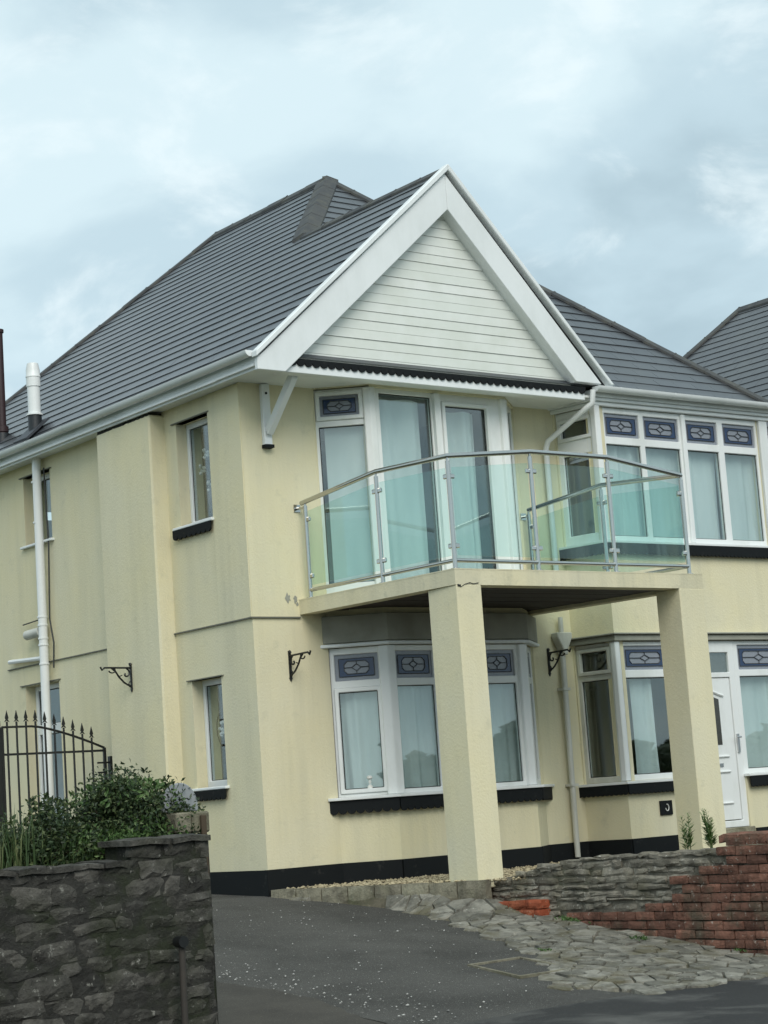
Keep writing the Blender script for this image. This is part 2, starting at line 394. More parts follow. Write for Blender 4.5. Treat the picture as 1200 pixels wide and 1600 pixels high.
# ------------------------------------------------------------------ the house
H = thing('house', (3.7, 4, -.25), 'cream rendered house with white gable, dark tiled roof and a balcony in front', 'house')
LB = [(.94, 0), (1.42, -.40), (3.36, -.40), (3.84, 0)]
RB = [(4.45, 0), (4.56, -.60), (7.52, -.60), (7.56, 0)]
ZT = 5.09
def wall(name, A, B, holes, th=.25, z0=-.3, z1=ZT, mat='render_cream'):
    return plate(G(), A, B, z0, z1, holes, th).build(name, mat, H)
# side wall runs from the back to the front corner: left to right seen from outside
def yh(y0, y1, z0, z1): return (9-y1, 9-y0, z0, z1)
SIDE_H = [yh(.64, 1.29, 3.74, 4.89), yh(.66, 1.25, .90, 2.05), yh(4.25, 4.95, 4.07, 4.93), yh(4.25, 5.12, -.22, 2.34)]
wall('side_wall', (0, 9), (0, 0), SIDE_H, .32)
wall('front_wall', (0, 0), LB[0], [])
wall('front_wall', LB[3], RB[0], [])
fl = .6248
wall('bay_wall', LB[0], LB[1], [(.0, fl, .66, 2.27), (.02, fl, 2.79, 5.08)], .16)
wall('bay_wall', LB[1], LB[2], [(.02, 1.92, .66, 2.27), (.02, 1.9, 2.79, 5.06)], .16)
wall('bay_wall', LB[2], LB[3], [(0, fl-.02, .66, 2.27), (0, fl-.02, 2.79, 5.06)], .16)
rl = math.hypot(.11, .6)
wall('bay_wall', RB[0], RB[1], [(.02, rl, .66, 2.27), (.02, rl, 3.42, 5.05)], .16)
wall('bay_wall', RB[1], RB[2], [(.01, 1.98, .66, 2.27), (1.02, 1.98, .04, 2.27), (1.98, 2.94, .64, 2.27), (.01, 2.94, 3.42, 5.05)], .16)
wall('bay_wall', RB[2], RB[3], [], .16)
wall('end_wall', RB[3], (7.56, 9), [], .25); wall('rear_wall', (7.56, 9), (0, 9), [], .25)
g = G(); g.box((.25, .2, .0), (7.4, 8.8, .05)); g.box((.25, .2, 2.62), (7.4, 8.8, 2.74)); g.box((3.9, .3, 0), (4.0, 8.8, 5.2)); g.box((.3, 2.9, 0), (7.4, 3.0, 5.2))
g.build('inner_floor', 'interior', H)
# floors inside the bays
g = G()
for P in (LB, RB):
    q = [(a, b+.1) for a, b in P]
    for z in (.0, 2.62):
        g.prism([(x, y, z) for x, y in [(P[0][0]+.05, .4), (P[0][0]+.1, .0), (P[1][0]+.05, P[1][1]+.12), (P[2][0]-.05, P[2][1]+.12), (P[3][0]-.1, 0), (P[3][0]-.05, .4)]], (0, 0, .06))
g.build('bay_floor', 'interior', H)
# chimney breast
g = G(); g.box((-.2, 1.53, -.3), (.1, 2.72, 5.04)); g.build('chimney_breast', 'render_cream', H, bevel=.02)
g = G()
for i in range(24):
    a = 1.55+i*.048; g.box((-.2+R.uniform(.0, .02), a, 5.03), (-.02, a+.048, 5.045+R.uniform(.01, .035)))
g.build('ragged_joint', 'mortar_dark', H)
# black plinth on every foot of wall
def band(pts, z0, z1, d, name, mat, parent=H, parts=None):
    g = G()
    for a, b in zip(pts, pts[1:]):
        A, U, Nn, ln = frame_of(a, b)
        g.obox(A, U, -Nn, Vector((0, 0, 1)), (0, ln), (-.02, d), (z0, z1))
    return g.build(name, mat, parent)
g = G(); g.box((-.0225, -.016, -.5), (.05, 1.53, .013)); g.box((-.022, 2.72, -.5), (.05, 9, .0)); g.box((-.222, 1.51, -.5), (.02, 2.74, .0)); g.build('plinth', 'black_paint', H)
band([(-.0215, 0), LB[0], LB[1], LB[2], LB[3], RB[0], RB[1], (5.6, -.6)], -.5, .015, .022, 'plinth', 'black_paint')
band([(6.62, -.6), RB[2]], -.5, .015, .022, 'plinth', 'black_paint')
# thin ledge between the storeys, coloured dark to paint its shadow line
band([(0, 1.53), (0, 0)], 2.588, 2.602, .022, 'string_course', 'drip_shadow'); band([(-.03, 0), (.60, 0)], 2.588, 2.602, .022, 'string_course', 'drip_shadow')
band([(0, 5.55), (0, 2.72)], 2.584, 2.597, .02, 'string_course', 'drip_shadow')
# slightly proud upper render on the front and side
g = G(); g.box((-.012, .006, 2.60), (.01, .62, 5.08)); g.build('render_patch', 'render_cream', H)

# ------------------------------------------------------------------ windows and doors
def leaded(win, A, U, Nn, u0, u1, z0, z1, d):
    P = lambda u, z, dd=0: A+U*u+Nn*(d+dd)+Vector((0, 0, z))
    pa = G(); pa.obox(A+Nn*d, U, Nn, Vector((0, 0, 1)), (u0, u1), (.006, .014), (z0, z1)); pa.build('leaded_pane', 'grey_glass', win)
    w_, h_ = u1-u0, z1-z0; m1, m2 = .045*min(1, h_/.28), .10*min(1, h_/.28)
    g = G()   # blue border, octagonal opening
    ox = [(u0+m1, z0+m1), (u1-m1, z0+m1), (u1-m1, z1-m1), (u0+m1, z1-m1)]; ch = .035
    a, b, c, e = u0+m2, u1-m2, z0+m2*.72, z1-m2*.72
    inn = [(a+ch, c), (b-ch, c), (b, c+ch), (b, e-ch), (b-ch, e), (a+ch, e), (a, e-ch), (a, c+ch)]
    v = [P(*q) for q in ox]+[P(*q) for q in inn]
    g.add(v, [(0, 1, 5, 4), (1, 6, 5), (1, 2, 7, 6), (2, 8, 7), (2, 3, 9, 8), (3, 10, 9), (3, 0, 11, 10), (0, 4, 11)])
    g.build('blue_border', 'blue_glass', win)
    g = G(); cx, cz = (u0+u1)/2, (z0+z1)/2; dw, dh = w_*.11, h_*.13; rr = .0045
    dia = [(cx-dw, cz), (cx, cz+dh), (cx+dw, cz), (cx, cz-dh), (cx-dw, cz)]
    for q in (dia, [(a, cz), (cx-dw, cz)], [(cx+dw, cz), (b, cz)], [(cx, cz+dh), (cx, e)], [(cx, cz-dh), (cx, c)], inn+[inn[0]], ox+[ox[0]]):
        for s, t in zip(q, q[1:]): g.tube([P(*s, -.002), P(*t, -.002)], rr, 5)
    g.build('lead_line', 'lead', win)
CURT = []
def window(A, B, z0, z1, cells, label=None, setb=.03, depth=.07, mat='pvc', curtain=None, ledge=False):
    """cells: (u0,u1,z0,z1,kind) kind p = clear pane, l = leaded pane, s = opening sash with clear pane, t = opening sash with leaded pane, d = plain dark pane"""
    A_, U, Nn, ln = frame_of(A, B)
    win = plate(G(), A, B, z0, z1, [(c[0]-(.045 if c[4] in 'st' else 0), c[1]+(.045 if c[4] in 'st' else 0), c[2]-(.045 if c[4] in 'st' else 0), c[3]+(.045 if c[4] in 'st' else 0)) for c in cells], depth, ends=True, inward=setb).build('window', mat, H, bevel=.006)
    if label: win['label'] = label
    for (u0, u1, a, b, k) in cells:
        if k in 'st':
            s = G(); P0 = A_+U*(u0-.045); P1 = A_+U*(u1+.045)
            plate(s, (P0.x, P0.y), (P1.x, P1.y), a-.044, b+.044, [(.045, .045+u1-u0, a, b)], .06, ends=True, inward=setb-.022); s.build('sash', mat, win, bevel=.007)
        if k in 'lt': leaded(win, A_, U, Nn, u0, u1, a, b, setb+.02)
        else:
            s = G(); s.obox(A_+Nn*(setb+.03), U, Nn, Vector((0, 0, 1)), (u0-.004, u1+.004), (0, .008), (a-.004, b+.004)); s.build('pane', 'glass', win)
            s = G()  # dark rubber gasket round the pane
            for q in (((u0, u0+.009), (a, b)), ((u1-.009, u1), (a, b)), ((u0+.009, u1-.009), (a, a+.009)), ((u0+.009, u1-.009), (b-.009, b))):
                s.obox(A_+Nn*(setb+.024), U, Nn, Vector((0, 0, 1)), q[0], (0, .005), q[1])
            s.build('gasket', 'cable', win)
    if curtain:
        for (u0, u1, a, b, k) in curtain: CURT.append((A_, U, Nn, u0, u1, a, b, k))
    return win
def curtain_obj(label, A_, U, Nn, u0, u1, a, b, d=.17, amp=.030, freq=26, gather=0, seed=0):
    rr = random.Random(seed); g = G(); n = max(24, int((u1-u0)*60)); rows = 14; ph = rr.uniform(0, 6)
    vs = []
    for j in range(rows+1):
        t = j/rows; z = a+(b-a)*t
        for i in range(n+1):
            s = i/n; u = u0+(u1-u0)*s
            am = amp*(.6+.5*math.sin(s*5+ph))*(1-.35*t)
            off = d+am*math.sin(freq*s*(u1-u0)+ph+.6*math.sin(t*3+s*4)) + .5*am*math.sin(freq*2.3*s*(u1-u0)+t*1.7)
            sag = gather*math.sin(math.pi*s*2)*max(0, t-.5)*.5
            vs.append(A_+U*u+Nn*(off+sag)+Vector((0, 0, z)))
    g.add(vs, [(j*(n+1)+i, j*(n+1)+i+1, (j+1)*(n+1)+i+1, (j+1)*(n+1)+i) for j in range(rows) for i in range(n)])
    o = g.build('net_curtain', 'curtain', None, smooth=True)
    return tag(o, label, 'curtain', 'net curtains behind the front windows')

def offpts(P, d):
    A, B, C, D_ = [Vector((p[0], p[1], 0)) for p in P]; res = []
    segs = [(A, B), (B, C), (C, D_)]; ns = []
    for a, b in segs:
        u = (b-a).normalized(); ns.append(Vector((u.y, -u.x, 0)))
    res.append(A+ns[0]*d)
    for i in (0, 1):
        n = (ns[i]+ns[i+1]).normalized(); res.append([B, C][i]+n*(d/n.dot(ns[i])))
    res.append(D_+ns[2]*d); return [(p.x, p.y) for p in res]
# ground floor bay under the balcony
window(LB[0], LB[1], .69, 2.26, [(.05, .515, 1.91, 2.19, 'l'), (.075, .49, .77, 1.79, 's')], 'left slanting window of the ground floor bay with blue leaded top light')
window(LB[1], LB[2], .69, 2.26, [(.12, .63, 1.91, 2.20, 'l'), (.72, 1.22, 1.91, 2.20, 'l'), (1.31, 1.80, 1.91, 2.20, 'l'), (.12, .63, .74, 1.83, 'p'), (.72, 1.22, .74, 1.83, 'p'), (1.31, 1.80, .74, 1.83, 'p')])
window(LB[2], LB[3], .69, 2.26, [(.10, .53, 1.91, 2.19, 'l'), (.10, .53, .75, 1.83, 'p')])
# balcony doors on the first floor
window(LB[0], LB[1], 2.80, 5.07, [(.075, .50, 4.77, 5.0, 't'), (.05, .55, 2.95, 4.66, 'p')], 'tall side window of the balcony bay with small leaded top light')
window(LB[1], LB[2], 2.80, 5.07, [(.15, .87, 2.92, 5.01, 'p'), (1.06, 1.66, 3.02, 4.93, 's')], 'white balcony doors with drawn net curtains')
window(LB[2], LB[3], 2.80, 5.07, [(.10, .53, 2.92, 5.0, 'p')])
g = G(); g.box((2.30, -.425, 2.82), (2.385, -.36, 5.05)); g.build('door_stile', 'pvc', H, bevel=.006)
def corner_post(P, k, z0, z1, e=.10):
    o = offpts(P, .010); i_ = offpts(P, -.045); g = G(); V = lambda p: Vector((p[0], p[1], z0))
    def toward(a, b, d): a, b = V(a), V(b); return a+(b-a).normalized()*d
    g.prism([toward(o[k], o[k-1], e), V(o[k]), toward(o[k], o[k+1], e), toward(i_[k], i_[k+1], e*.95), V(i_[k]), toward(i_[k], i_[k-1], e*.95)], (0, 0, z1-z0))
    g.build('corner_post', 'pvc', H, bevel=.008)
# right-hand bay, first floor
cs = [(.18, .74), (.82, 1.41), (1.54, 2.09), (2.19, 2.77)]
window(RB[1], RB[2], 3.43, 5.03, [(a, b, 4.68, 4.96, 'l') for a, b in cs]+[(a, b, 3.50, 4.59, 'p') for a, b in cs], 'four-light first floor window with blue leaded top lights')
window(RB[0], RB[1], 3.43, 5.03, [(.085, .49, 4.72, 4.90, 's'), (.085, .50, 3.55, 4.50, 'p')], 'narrow side window of the first floor right bay')
for a_, b_ in (((4.535, -.63, 3.435), (4.62, -.545, 5.03)), ((6.0, -.605, 3.44), (6.07, -.56, 5.02))): G().box(a_, b_).build('corner_post', 'pvc', H, bevel=.01)
for k_ in (1, 2):
    corner_post(LB, k_, .692, 2.258); corner_post(LB, k_, 2.803, 5.06, .075)
G().box((7.38, -.612, 3.435), (7.53, -.55, 5.028)).build('corner_post', 'pvc', H, bevel=.008)
corner_post(RB, 1, .668, 2.258, .07)
# right-hand bay, ground floor
window(RB[0], RB[1], .66, 2.26, [(.09, .47, 1.95, 2.17, 's'), (.07, .55, .73, 1.84, 'p')], 'greyish side window of the ground floor right bay', mat='pvc_grey')
window(RB[1], (5.58, -.6), .66, 2.26, [(.16, .86, 1.93, 2.21, 'l'), (.16, .86, .73, 1.84, 'p')], 'ground floor window behind the right balcony pillar')
window((6.55, -.6), RB[2], .66, 2.26, [(.08, .86, 1.91, 2.21, 'l'), (.08, .86, .72, 1.83, 'p')], 'ground floor window right of the front door')
# side windows in deep reveals
def side_win(y0, y1, z0, z1, cells, label, mat='pvc'):
    return window((.10, y1), (.10, y0), z0, z1, cells, label, setb=.03, mat=mat)
side_win(.64, 1.29, 3.74, 4.89, [(.05, .61, 3.80, 4.83, 'p')], 'small first floor side window with a vase of flowers on its sill')
side_win(.66, 1.25, .90, 2.05, [(.05, .55, .97, 1.99, 'p')], 'small ground floor side window with a ring ornament')
side_win(4.25, 4.95, 4.07, 4.93, [(.05, .65, 4.13, 4.87, 'p')], 'small first floor side window behind the downpipe')
side_win(4.25, 5.12, -.2, 2.34, [(.06, .81, 1.86, 2.28, 'p'), (.06, .81, -.12, 1.74, 'p')], 'side door glazed in two panels behind the iron gate')
for (y0, y1, z) in ((.64, 1.29, 4.89), (.66, 1.25, 2.05), (4.25, 4.95, 4.93), (4.25, 5.15, 2.35)): G().box((-.022, y0-.05, z), (.09, y1+.08, z+.012)).build('window_head', 'drip_shadow', H)
for (y0, y1, z) in ((.60, 1.40, 3.74), (.62, 1.30, .90), (4.2, 5.02, 4.07)): G().box((-.05, y0, z-.03), (.13, y1, z)).build('window_sill', 'white_paint', H, bevel=.006)
scallop((0, 1.40), (0, .63), 3.60, 3.71, .03, .02, 'sill_trim', H, .096); scallop((0, 1.26), (0, .64), .76, .868, .03, .02, 'sill_trim', H, .09)
# sills and scalloped trims of the bays
def sill(P, z, d, name='window_sill', mat='pvc', h=.03):
    o = offpts(P, d); i_ = offpts(P, -.05); g = G()
    for k in range(3):
        g.prism([(*i_[k], z), (*i_[k+1], z), (*o[k+1], z), (*o[k], z)], (0, 0, h))
    return g.build(name, mat, H, bevel=.004)
sill([(.86, .06), LB[1], LB[2], (3.92, .06)], .66, .10)
q = offpts([(.87, .06), LB[1], LB[2], (3.91, .06)], .055)
for a, b in zip(q, q[1:]): scallop(a, b, .515, .66, .0, .02, 'sill_trim', H)
sill([(4.43, .06), RB[1], (5.58, -.6), (5.58, -.5)], .63, .08)
q = offpts([(4.43, .05), RB[1], (5.58, -.6), (5.58, -.5)], .05)
for a, b in list(zip(q, q[1:]))[:2]: scallop(a, b, .51, .63, .0, .02, 'sill_trim', H, .066)
sill([(6.6, -.5), (6.6, -.6), RB[2], (7.6, 0)], .63, .08)
q = offpts([(6.6, -.5), (6.6, -.6), RB[2], (7.6, 0)], .05); scallop(q[1], q[2], .50, .63, 0, .02, 'sill_trim', H, .066)
sill([(4.43, .06), RB[1], RB[2], (7.6, .06)], 3.40, .07)
q = offpts([(4.43, .05), RB[1], RB[2], (7.6, .05)], .045)
for a, b in zip(q, q[1:]): scallop(a, b, 3.27, 3.40, .0, .02, 'sill_trim', H, .066)
# lintel bands
def ring(P, z0, z1, d, name, mat):
    o = offpts(P, d); i_ = offpts(P, -.02); g = G()
    for k in range(3): g.prism([(*i_[k], z0), (*i_[k+1], z0), (*o[k+1], z0), (*o[k], z0)], (0, 0, z1-z0))
    return g.build(name, mat, H, bevel=.006)
ring([(.86, .06), LB[1], LB[2], (3.92, .06)], 2.265, 2.30, .06, 'window_head', 'white_paint')
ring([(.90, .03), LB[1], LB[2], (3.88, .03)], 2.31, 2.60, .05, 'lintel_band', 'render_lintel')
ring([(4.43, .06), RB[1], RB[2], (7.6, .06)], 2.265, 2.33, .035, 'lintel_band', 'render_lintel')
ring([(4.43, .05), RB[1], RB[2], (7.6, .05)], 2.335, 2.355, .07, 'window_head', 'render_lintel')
# cornice of the right bay under the gutter
ring([(4.43, .06), RB[1], RB[2], (7.6, .06)], 5.03, 5.075, .03, 'cornice', 'white_paint')
ring([(4.43, .06), RB[1], RB[2], (7.6, .06)], 5.078, 5.115, .065, 'cornice', 'white_paint')
ring([(4.43, .06), RB[1], RB[2], (7.6, .06)], 5.118, 5.20, .085, 'cornice', 'white_paint')
g = G(); g.box((.945, -.05, 5.062), (1.5, .06, 5.085)); 
# front door
dr = plate(G(), (5.585, -.6), (6.545, -.6), .04, 2.26, [(.10, .86, 1.88, 2.12), (.10, .86, .12, 1.82)], .08, ends=True, inward=.02).build('front_door', 'pvc', H, bevel=.006)
dr['label'] = 'white front door with narrow glazed panel and letter slot behind the right pillar'
g = G(); g.box((5.69, -.565, .13), (6.44, -.52, 1.815)); lf = g.build('door_leaf', 'pvc', dr, bevel=.006)
g = G(); g.box((5.68, -.56, 1.875), (6.45, -.55, 2.125)); g.build('top_light', 'glass', dr)
g = G(); g.box((5.68, -.545, 1.87), (6.45, -.53, 2.13)); g.build('top_backing', 'interior', dr)
def mould(pts, r, name): 
    return G().tube(pts, r, 6).build(name, 'pvc', dr, smooth=True)
mould([(6.0, -.572, 1.62), (6.1, -.572, 1.66), (6.22, -.572, 1.62), (6.30, -.572, 1.60)], .016, 'moulding')
for z in (.88, .70, .33): mould([(5.85, -.572, z), (6.31, -.572, z)], .014, 'moulding')
g = G(); g.prism([(5.95, -.570, 1.02), (6.22, -.570, 1.02), (6.22, -.570, 1.56), (6.1, -.570, 1.60), (5.95, -.570, 1.56)], (0, .003, 0)); g.build('glazed_panel', 'dark_glass', dr)
g = G(); g.box((5.98, -.575, .76), (6.2, -.566, .80)); g.build('letter_slot', 'silver', dr)
g = G(); g.box((6.455, -.60, .92), (6.49, -.584, 1.14)); g.tube([(6.47, -.595, 1.10), (6.47, -.645, 1.10), (6.40, -.645, 1.10)], .011, 8); g.build('handle', 'silver', dr, smooth=True)
g = G(); g.box((5.55, -.90, -.22), (6.66, -.55, -.03)); g.box((5.6, -.66, -.04), (6.56, -.55, .04)); g.build('door_step', 'kerbstone', H, bevel=.01)
g = G(); g.box((5.04, -.622, .25), (5.235, -.60, .415)); nb = g.build('wall_plaque', 'black_paint', H, bevel=.004)
g = G(); g.tube([(5.14+.027*math.cos(a), -.626, .335+.038*math.sin(a)) for a in [math.pi*(-.95+.19*i) for i in range(9)]], .006, 6); g.build('plaque_ring', 'ornament', nb)

# curtains
A_, U, Nn, ln = frame_of(LB[0], LB[1])
curtain_obj('pale net curtain in the left slanting pane of the ground floor bay', A_, U, Nn, .08, .62, .70, 1.86, seed=1)
curtain_obj('cream blind-like curtain in the tall left pane of the balcony bay', A_, U, Nn, .10, .60, 2.85, 4.72, amp=.008, freq=14, seed=2)
A_, U, Nn, ln = frame_of(LB[1], LB[2])
curtain_obj('net curtain behind the front panes of the ground floor bay', A_, U, Nn, .05, 1.9, .70, 1.88, seed=3)
curtain_obj('draped net curtain behind the fixed balcony door', A_, U, Nn, .10, .80, 2.83, 4.98, amp=.045, freq=17, gather=.16, seed=4)
curtain_obj('draped net curtain behind the opening balcony door', A_, U, Nn, 1.02, 1.60, 2.83, 4.90, amp=.045, freq=19, gather=.16, seed=5)
A_, U, Nn, ln = frame_of(RB[1], RB[2])
for (a, b), sd, lb in zip([(.12, .78), (.80, 1.47), (1.50, 2.14), (2.16, 2.82)], range(6, 10), ('first', 'second', 'third', 'fourth')):
    curtain_obj('net curtain in the %s pane from the left of the upper right window' % lb, A_, U, Nn, a, b, 3.46, 4.64, freq=22, seed=sd)
curtain_obj('net curtain in the ground floor window by the right pillar', A_, U, Nn, .35, .68, .72, 1.86, freq=24, seed=11)
curtain_obj('net curtain in the window right of the front door', A_, U, Nn, 2.02, 2.85, .72, 1.86, freq=24, seed=12)
A_, U, Nn, ln = frame_of((.10, 1.29), (.10, .64))
curtain_obj('dull curtain at the top of the small upper side window', A_, U, Nn, .03, .64, 4.1, 4.85, d=.35, freq=30, seed=13)
A_, U, Nn, ln = frame_of((.10, 1.25), (.10, .66))
curtain_obj('dull net curtain in the small lower side window', A_, U, Nn, .03, .57, .92, 2.0, d=.30, freq=30, seed=14)
# flowers on the upper sill, ring ornament in the lower window, figurine in the bay
vz = thing('flower_vase', (.27, .97, 3.80), 'dark vase of white flowers inside the upper side window', 'vase')
G().lathe((.27, .97, 3.80), [(.05, 0), (.06, .05), (.09, .18), (.10, .30), (.06, .40), (.08, .44)], 12).build('vase', 'vase_dark', vz, smooth=True)
for (y, z) in ((1.03, 4.52), (.86, 4.47), (1.12, 4.36), (.98, 4.15), (.80, 4.30)):
    g = G(); g.tube([(.26, .97, 4.2), (.24, y, z)], .005, 5)
    g.build('stem', 'leaf_dark', vz)
    g = G()
    for k in range(7):
        a = k*.9; c = Vector((.20+.02*math.cos(a*2), y+.030*math.cos(a), z+.045*math.sin(a)))
        g.add([c+v*.022 for v in IV], IF)
    g.build('flower', 'petal', vz)
wr = thing('ring_ornament', (.2, .95, 1.45), 'thin ring ornament with pale blossom hanging in the lower side window', 'ornament')
G().tube([(.19, .93+.17*math.cos(a), 1.52+.22*math.sin(a)) for a in [i*.3307 for i in range(20)]], .006, 6).build('ring', 'brown_wood', wr)
g = G()
for k in range(9):
    c = Vector((.18, .98+R.uniform(-.045, .045), 1.52+R.uniform(-.08, .08))); g.add([c+v*.022 for v in IV], IF)
g.build('blossom', 'petal', wr)
fx = thing('figurine', (1.33, -.22, .70), 'tiny white figurine on the sill of the slanting bay window', 'figurine')
G().lathe((1.25, -.16, .77), [(.035, 0), (.03, .02), (.014, .04), (.02, .07), (.012, .09)], 10).build('body', 'ornament', fx, smooth=True)
G().lathe((1.25, -.16, .86), [(.018, 0), (.034, .015), (.03, .035), (.01, .045)], 10).build('head', 'ornament', fx, smooth=True)

# ------------------------------------------------------------------ roofs
def courses(parent, O, U, V, Nv, rows, mat='slate', tw=.33, name='tile_course'):
    for ri, (v0, v1, l0, r0_, l1, r1) in enumerate(rows):
        g = G(); off = (ri % 2)*tw*.5; k0 = math.floor((min(l0, l1)-off)/tw); k1 = math.ceil((max(r0_, r1)-off)/tw)
        for k in range(k0, k1):
            a = off+k*tw+.002; b = a+tw-.004
            A0, B0 = max(a, l0), min(b, r0_); A1, B1 = max(a, l1), min(b, r1)
            if B0 <= A0 and B1 <= A1: continue
            if B0 < A0: A0 = B0 = min(max((A0+B0)/2, l0), r0_)
            if B1 < A1: A1 = B1 = min(max((A1+B1)/2, l1), r1)
            j = R.uniform(-.0008, .0012); vv = v0+R.uniform(-.003, .003); v2 = v1+.02
            P = lambda u, v, h: O+U*u+V*v+Nv*h
            g.add([P(A0,vv,.003+j),P(B0,vv,.003+j),P(B0,vv,.0125+j),P(A0,vv,.0125+j),P(B1,v2,.001),P(A1,v2,.001),P(B1,v2,-.010),P(A1,v2,-.010)],
                  [(0,1,2,3),(3,2,4,5),(0,3,5,7),(1,6,4,2),(0,7,6,1)])
        if g.f: g.build(name, mat, parent)
def ridge(parent, a, b, n1, n2, mat='ridge_slate', wd=.16, seg=.45, name='ridge_tile', lift=.05):
    """angular cap tiles along a->b ; n1, n2 = the downslope directions of the two roof planes"""
    a = Vector(a); b = Vector(b); d = (b-a); ln = d.length; d.normalize(); n = max(1, round(ln/seg)); s = ln/n
    n1 = (n1-d*n1.dot(d)).normalized(); n2 = (n2-d*n2.dot(d)).normalized(); up = Vector((0, 0, 1))
    first = None
    for i in range(n):
        if first is None:
            g = G(); up_ = up*lift
            def sec(t, e): return [a+d*t+up_+up*e, a+d*t+n1*wd+up_+up*e, a+d*t+n1*wd+up_*.3+up*e, a+d*t-up*.02, a+d*t+n2*wd+up_*.3+up*e, a+d*t+n2*wd+up_+up*e]
            v = sec(-.0, 0)+sec(s*.95, .0)+sec(s*.95, .006)+sec(s*1.0, .006)
            fs = []
            for q in range(3):
                for k in range(6): fs.append((q*6+k, q*6+(k+1) % 6, (q+1)*6+(k+1) % 6, (q+1)*6+k))
            fs += [(5,4,3,2,1,0), (18,19,20,21,22,23)]
            g.add(v, fs); first = g.build(name, mat, parent)
        else:
            c = first.copy(); COL.objects.link(c); c.parent = parent; c.location = first.location+d*s*i+up*R.uniform(-.006, .006)
def make_roof(parent, dx, gable=True, right=True, yback=8.9):
    """hipped roof; left eave x=-.2; returns the roof part"""
    X = Vector((dx, 0, 0)); kL, kF = .872, .8587
    Ax, Ay, Az, By = 4.17, 3.78, 9.06, 6.60
    ex, ez = -.20, 5.25; fy, fz = -.68, 5.23; rx = 7.55
    deck = G()
    q = lambda *p: Vector(p)+X-Vector((0, 0, .012))
    c = [q(ex, fy-.0, ez), q(rx, fy, ez), q(rx, yback, ez), q(ex, yback, ez), q(Ax, Ay, Az), q(Ax, By, Az)]
    deck.add(c, [(0, 1, 4), (1, 2, 5, 4), (2, 3, 5), (3, 0, 4, 5), (0, 3, 2, 1)])
    if gable:
        gz = 7.543; gx = 2.43; gy = -.80
        deck.add([q(ex, gy, ez), q(gx, gy, gz), q(4.66, gy, ez), q(ex, 1.5, ez), q(gx, 2.014, gz), q(4.66, 1.5, ez)], [(0, 1, 4, 3), (1, 2, 5, 4)])
    rf = deck.build('roof', 'slate', parent)
    # left slope
    cosL = 1/math.hypot(1, kL); O = Vector((ex, 0, ez))+X; U = Vector((0, 1, 0)); V = Vector((1, 0, kL))*cosL; Nv = Vector((-kL, 0, 1))*cosL
    tot = (Ax-ex)/cosL; vr = (2.43-ex)/cosL
    rows = []
    if gable:
        n1, n2 = 16, 11
        def yr(v): return yback+(By-yback)*(v/tot)
        for i in range(n1):
            a, b = vr*i/n1, vr*(i+1)/n1; rows.append((a-.04 if i == 0 else a, b, -.80, yr(a), -.80, yr(b)))
        for i in range(n2):
            a, b = vr+(tot-vr)*i/n2, vr+(tot-vr)*(i+1)/n2
            hy = lambda v: 2.014+(Ay-2.014)*(v-vr)/(tot-vr)
            rows.append((a, b, hy(a), yr(a), hy(b), yr(b)))
    else:
        for i in range(27):
            a, b = tot*i/27, tot*(i+1)/27
            rows.append((a, b, fy+(Ay-fy)*a/tot, yback+(By-yback)*a/tot, fy+(Ay-fy)*b/tot, yback+(By-yback)*b/tot))
    courses(rf, O, U, V, Nv, rows)
    # front slope
    cosF = 1/math.hypot(1, kF); O = Vector((0, fy, fz))+X; U = Vector((1, 0, 0)); V = Vector((0, 1, kF))*cosF; Nv = Vector((0, -kF, 1))*cosF
    tot = (Ay-fy)/cosF; rows = []
    for i in range(27):
        a, b = tot*i/27, tot*(i+1)/27
        def lim(v):
            z = fz+v*cosF*kF
            lft = (z-5.424)/.872
            if gable: lft = 2.43+(7.543-z)/1.03 if z < 7.543 else lft
            return lft, rx+(Ax-rx)*v/tot
        la, ra = lim(a); lb, rb = lim(b); rows.append((a-.04 if i == 0 else a, b, la, ra, lb, rb))
    courses(rf, O, U, V, Nv, rows)
    dL = Vector((-1, 0, -kL)); dF = Vector((0, -1, -kF)); dR = Vector((1, 0, -1.133)); dB = Vector((0, 1, -1.6))
    A_ = Vector((Ax, Ay, Az))+X; B_ = Vector((Ax, By, Az))+X
    ridge(rf, B_, A_, dL, dR)
    ridge(rf, (Vector((2.43, 2.014, 7.543)) if gable else Vector((ex, fy, ez)))+X, A_, dL, dF, wd=.17)
    ridge(rf, Vector((rx, fy, fz))+X, A_, dF, dR, wd=.13)
    ridge(rf, Vector((ex, yback, ez))+X, B_, dL, dB, wd=.13)
    if gable:
        kR = 1.03; cosR = 1/math.hypot(1, kR); O = Vector((4.66, 0, 5.245)); U = Vector((0, -1, 0)); V = Vector((-1, 0, kR))*cosR; Nv = Vector((kR, 0, 1))*cosR; rows = []
        tot = (4.66-2.43)/cosR
        for i in range(15):
            a, b = tot*i/15, tot*(i+1)/15
            vy = lambda v: fy+((5.245+v*cosR*kR)-fz)/kF
            rows.append((a, b, -vy(a), .80, -vy(b), .80))
        courses(rf, O, U, V, Nv, rows)
        ridge(rf, (2.43, -.76, 7.543), (2.43, 1.98, 7.543), dL, Vector((1, 0, -1.03)), wd=.11, lift=.035)
    return rf
roof = make_roof(H, 0)
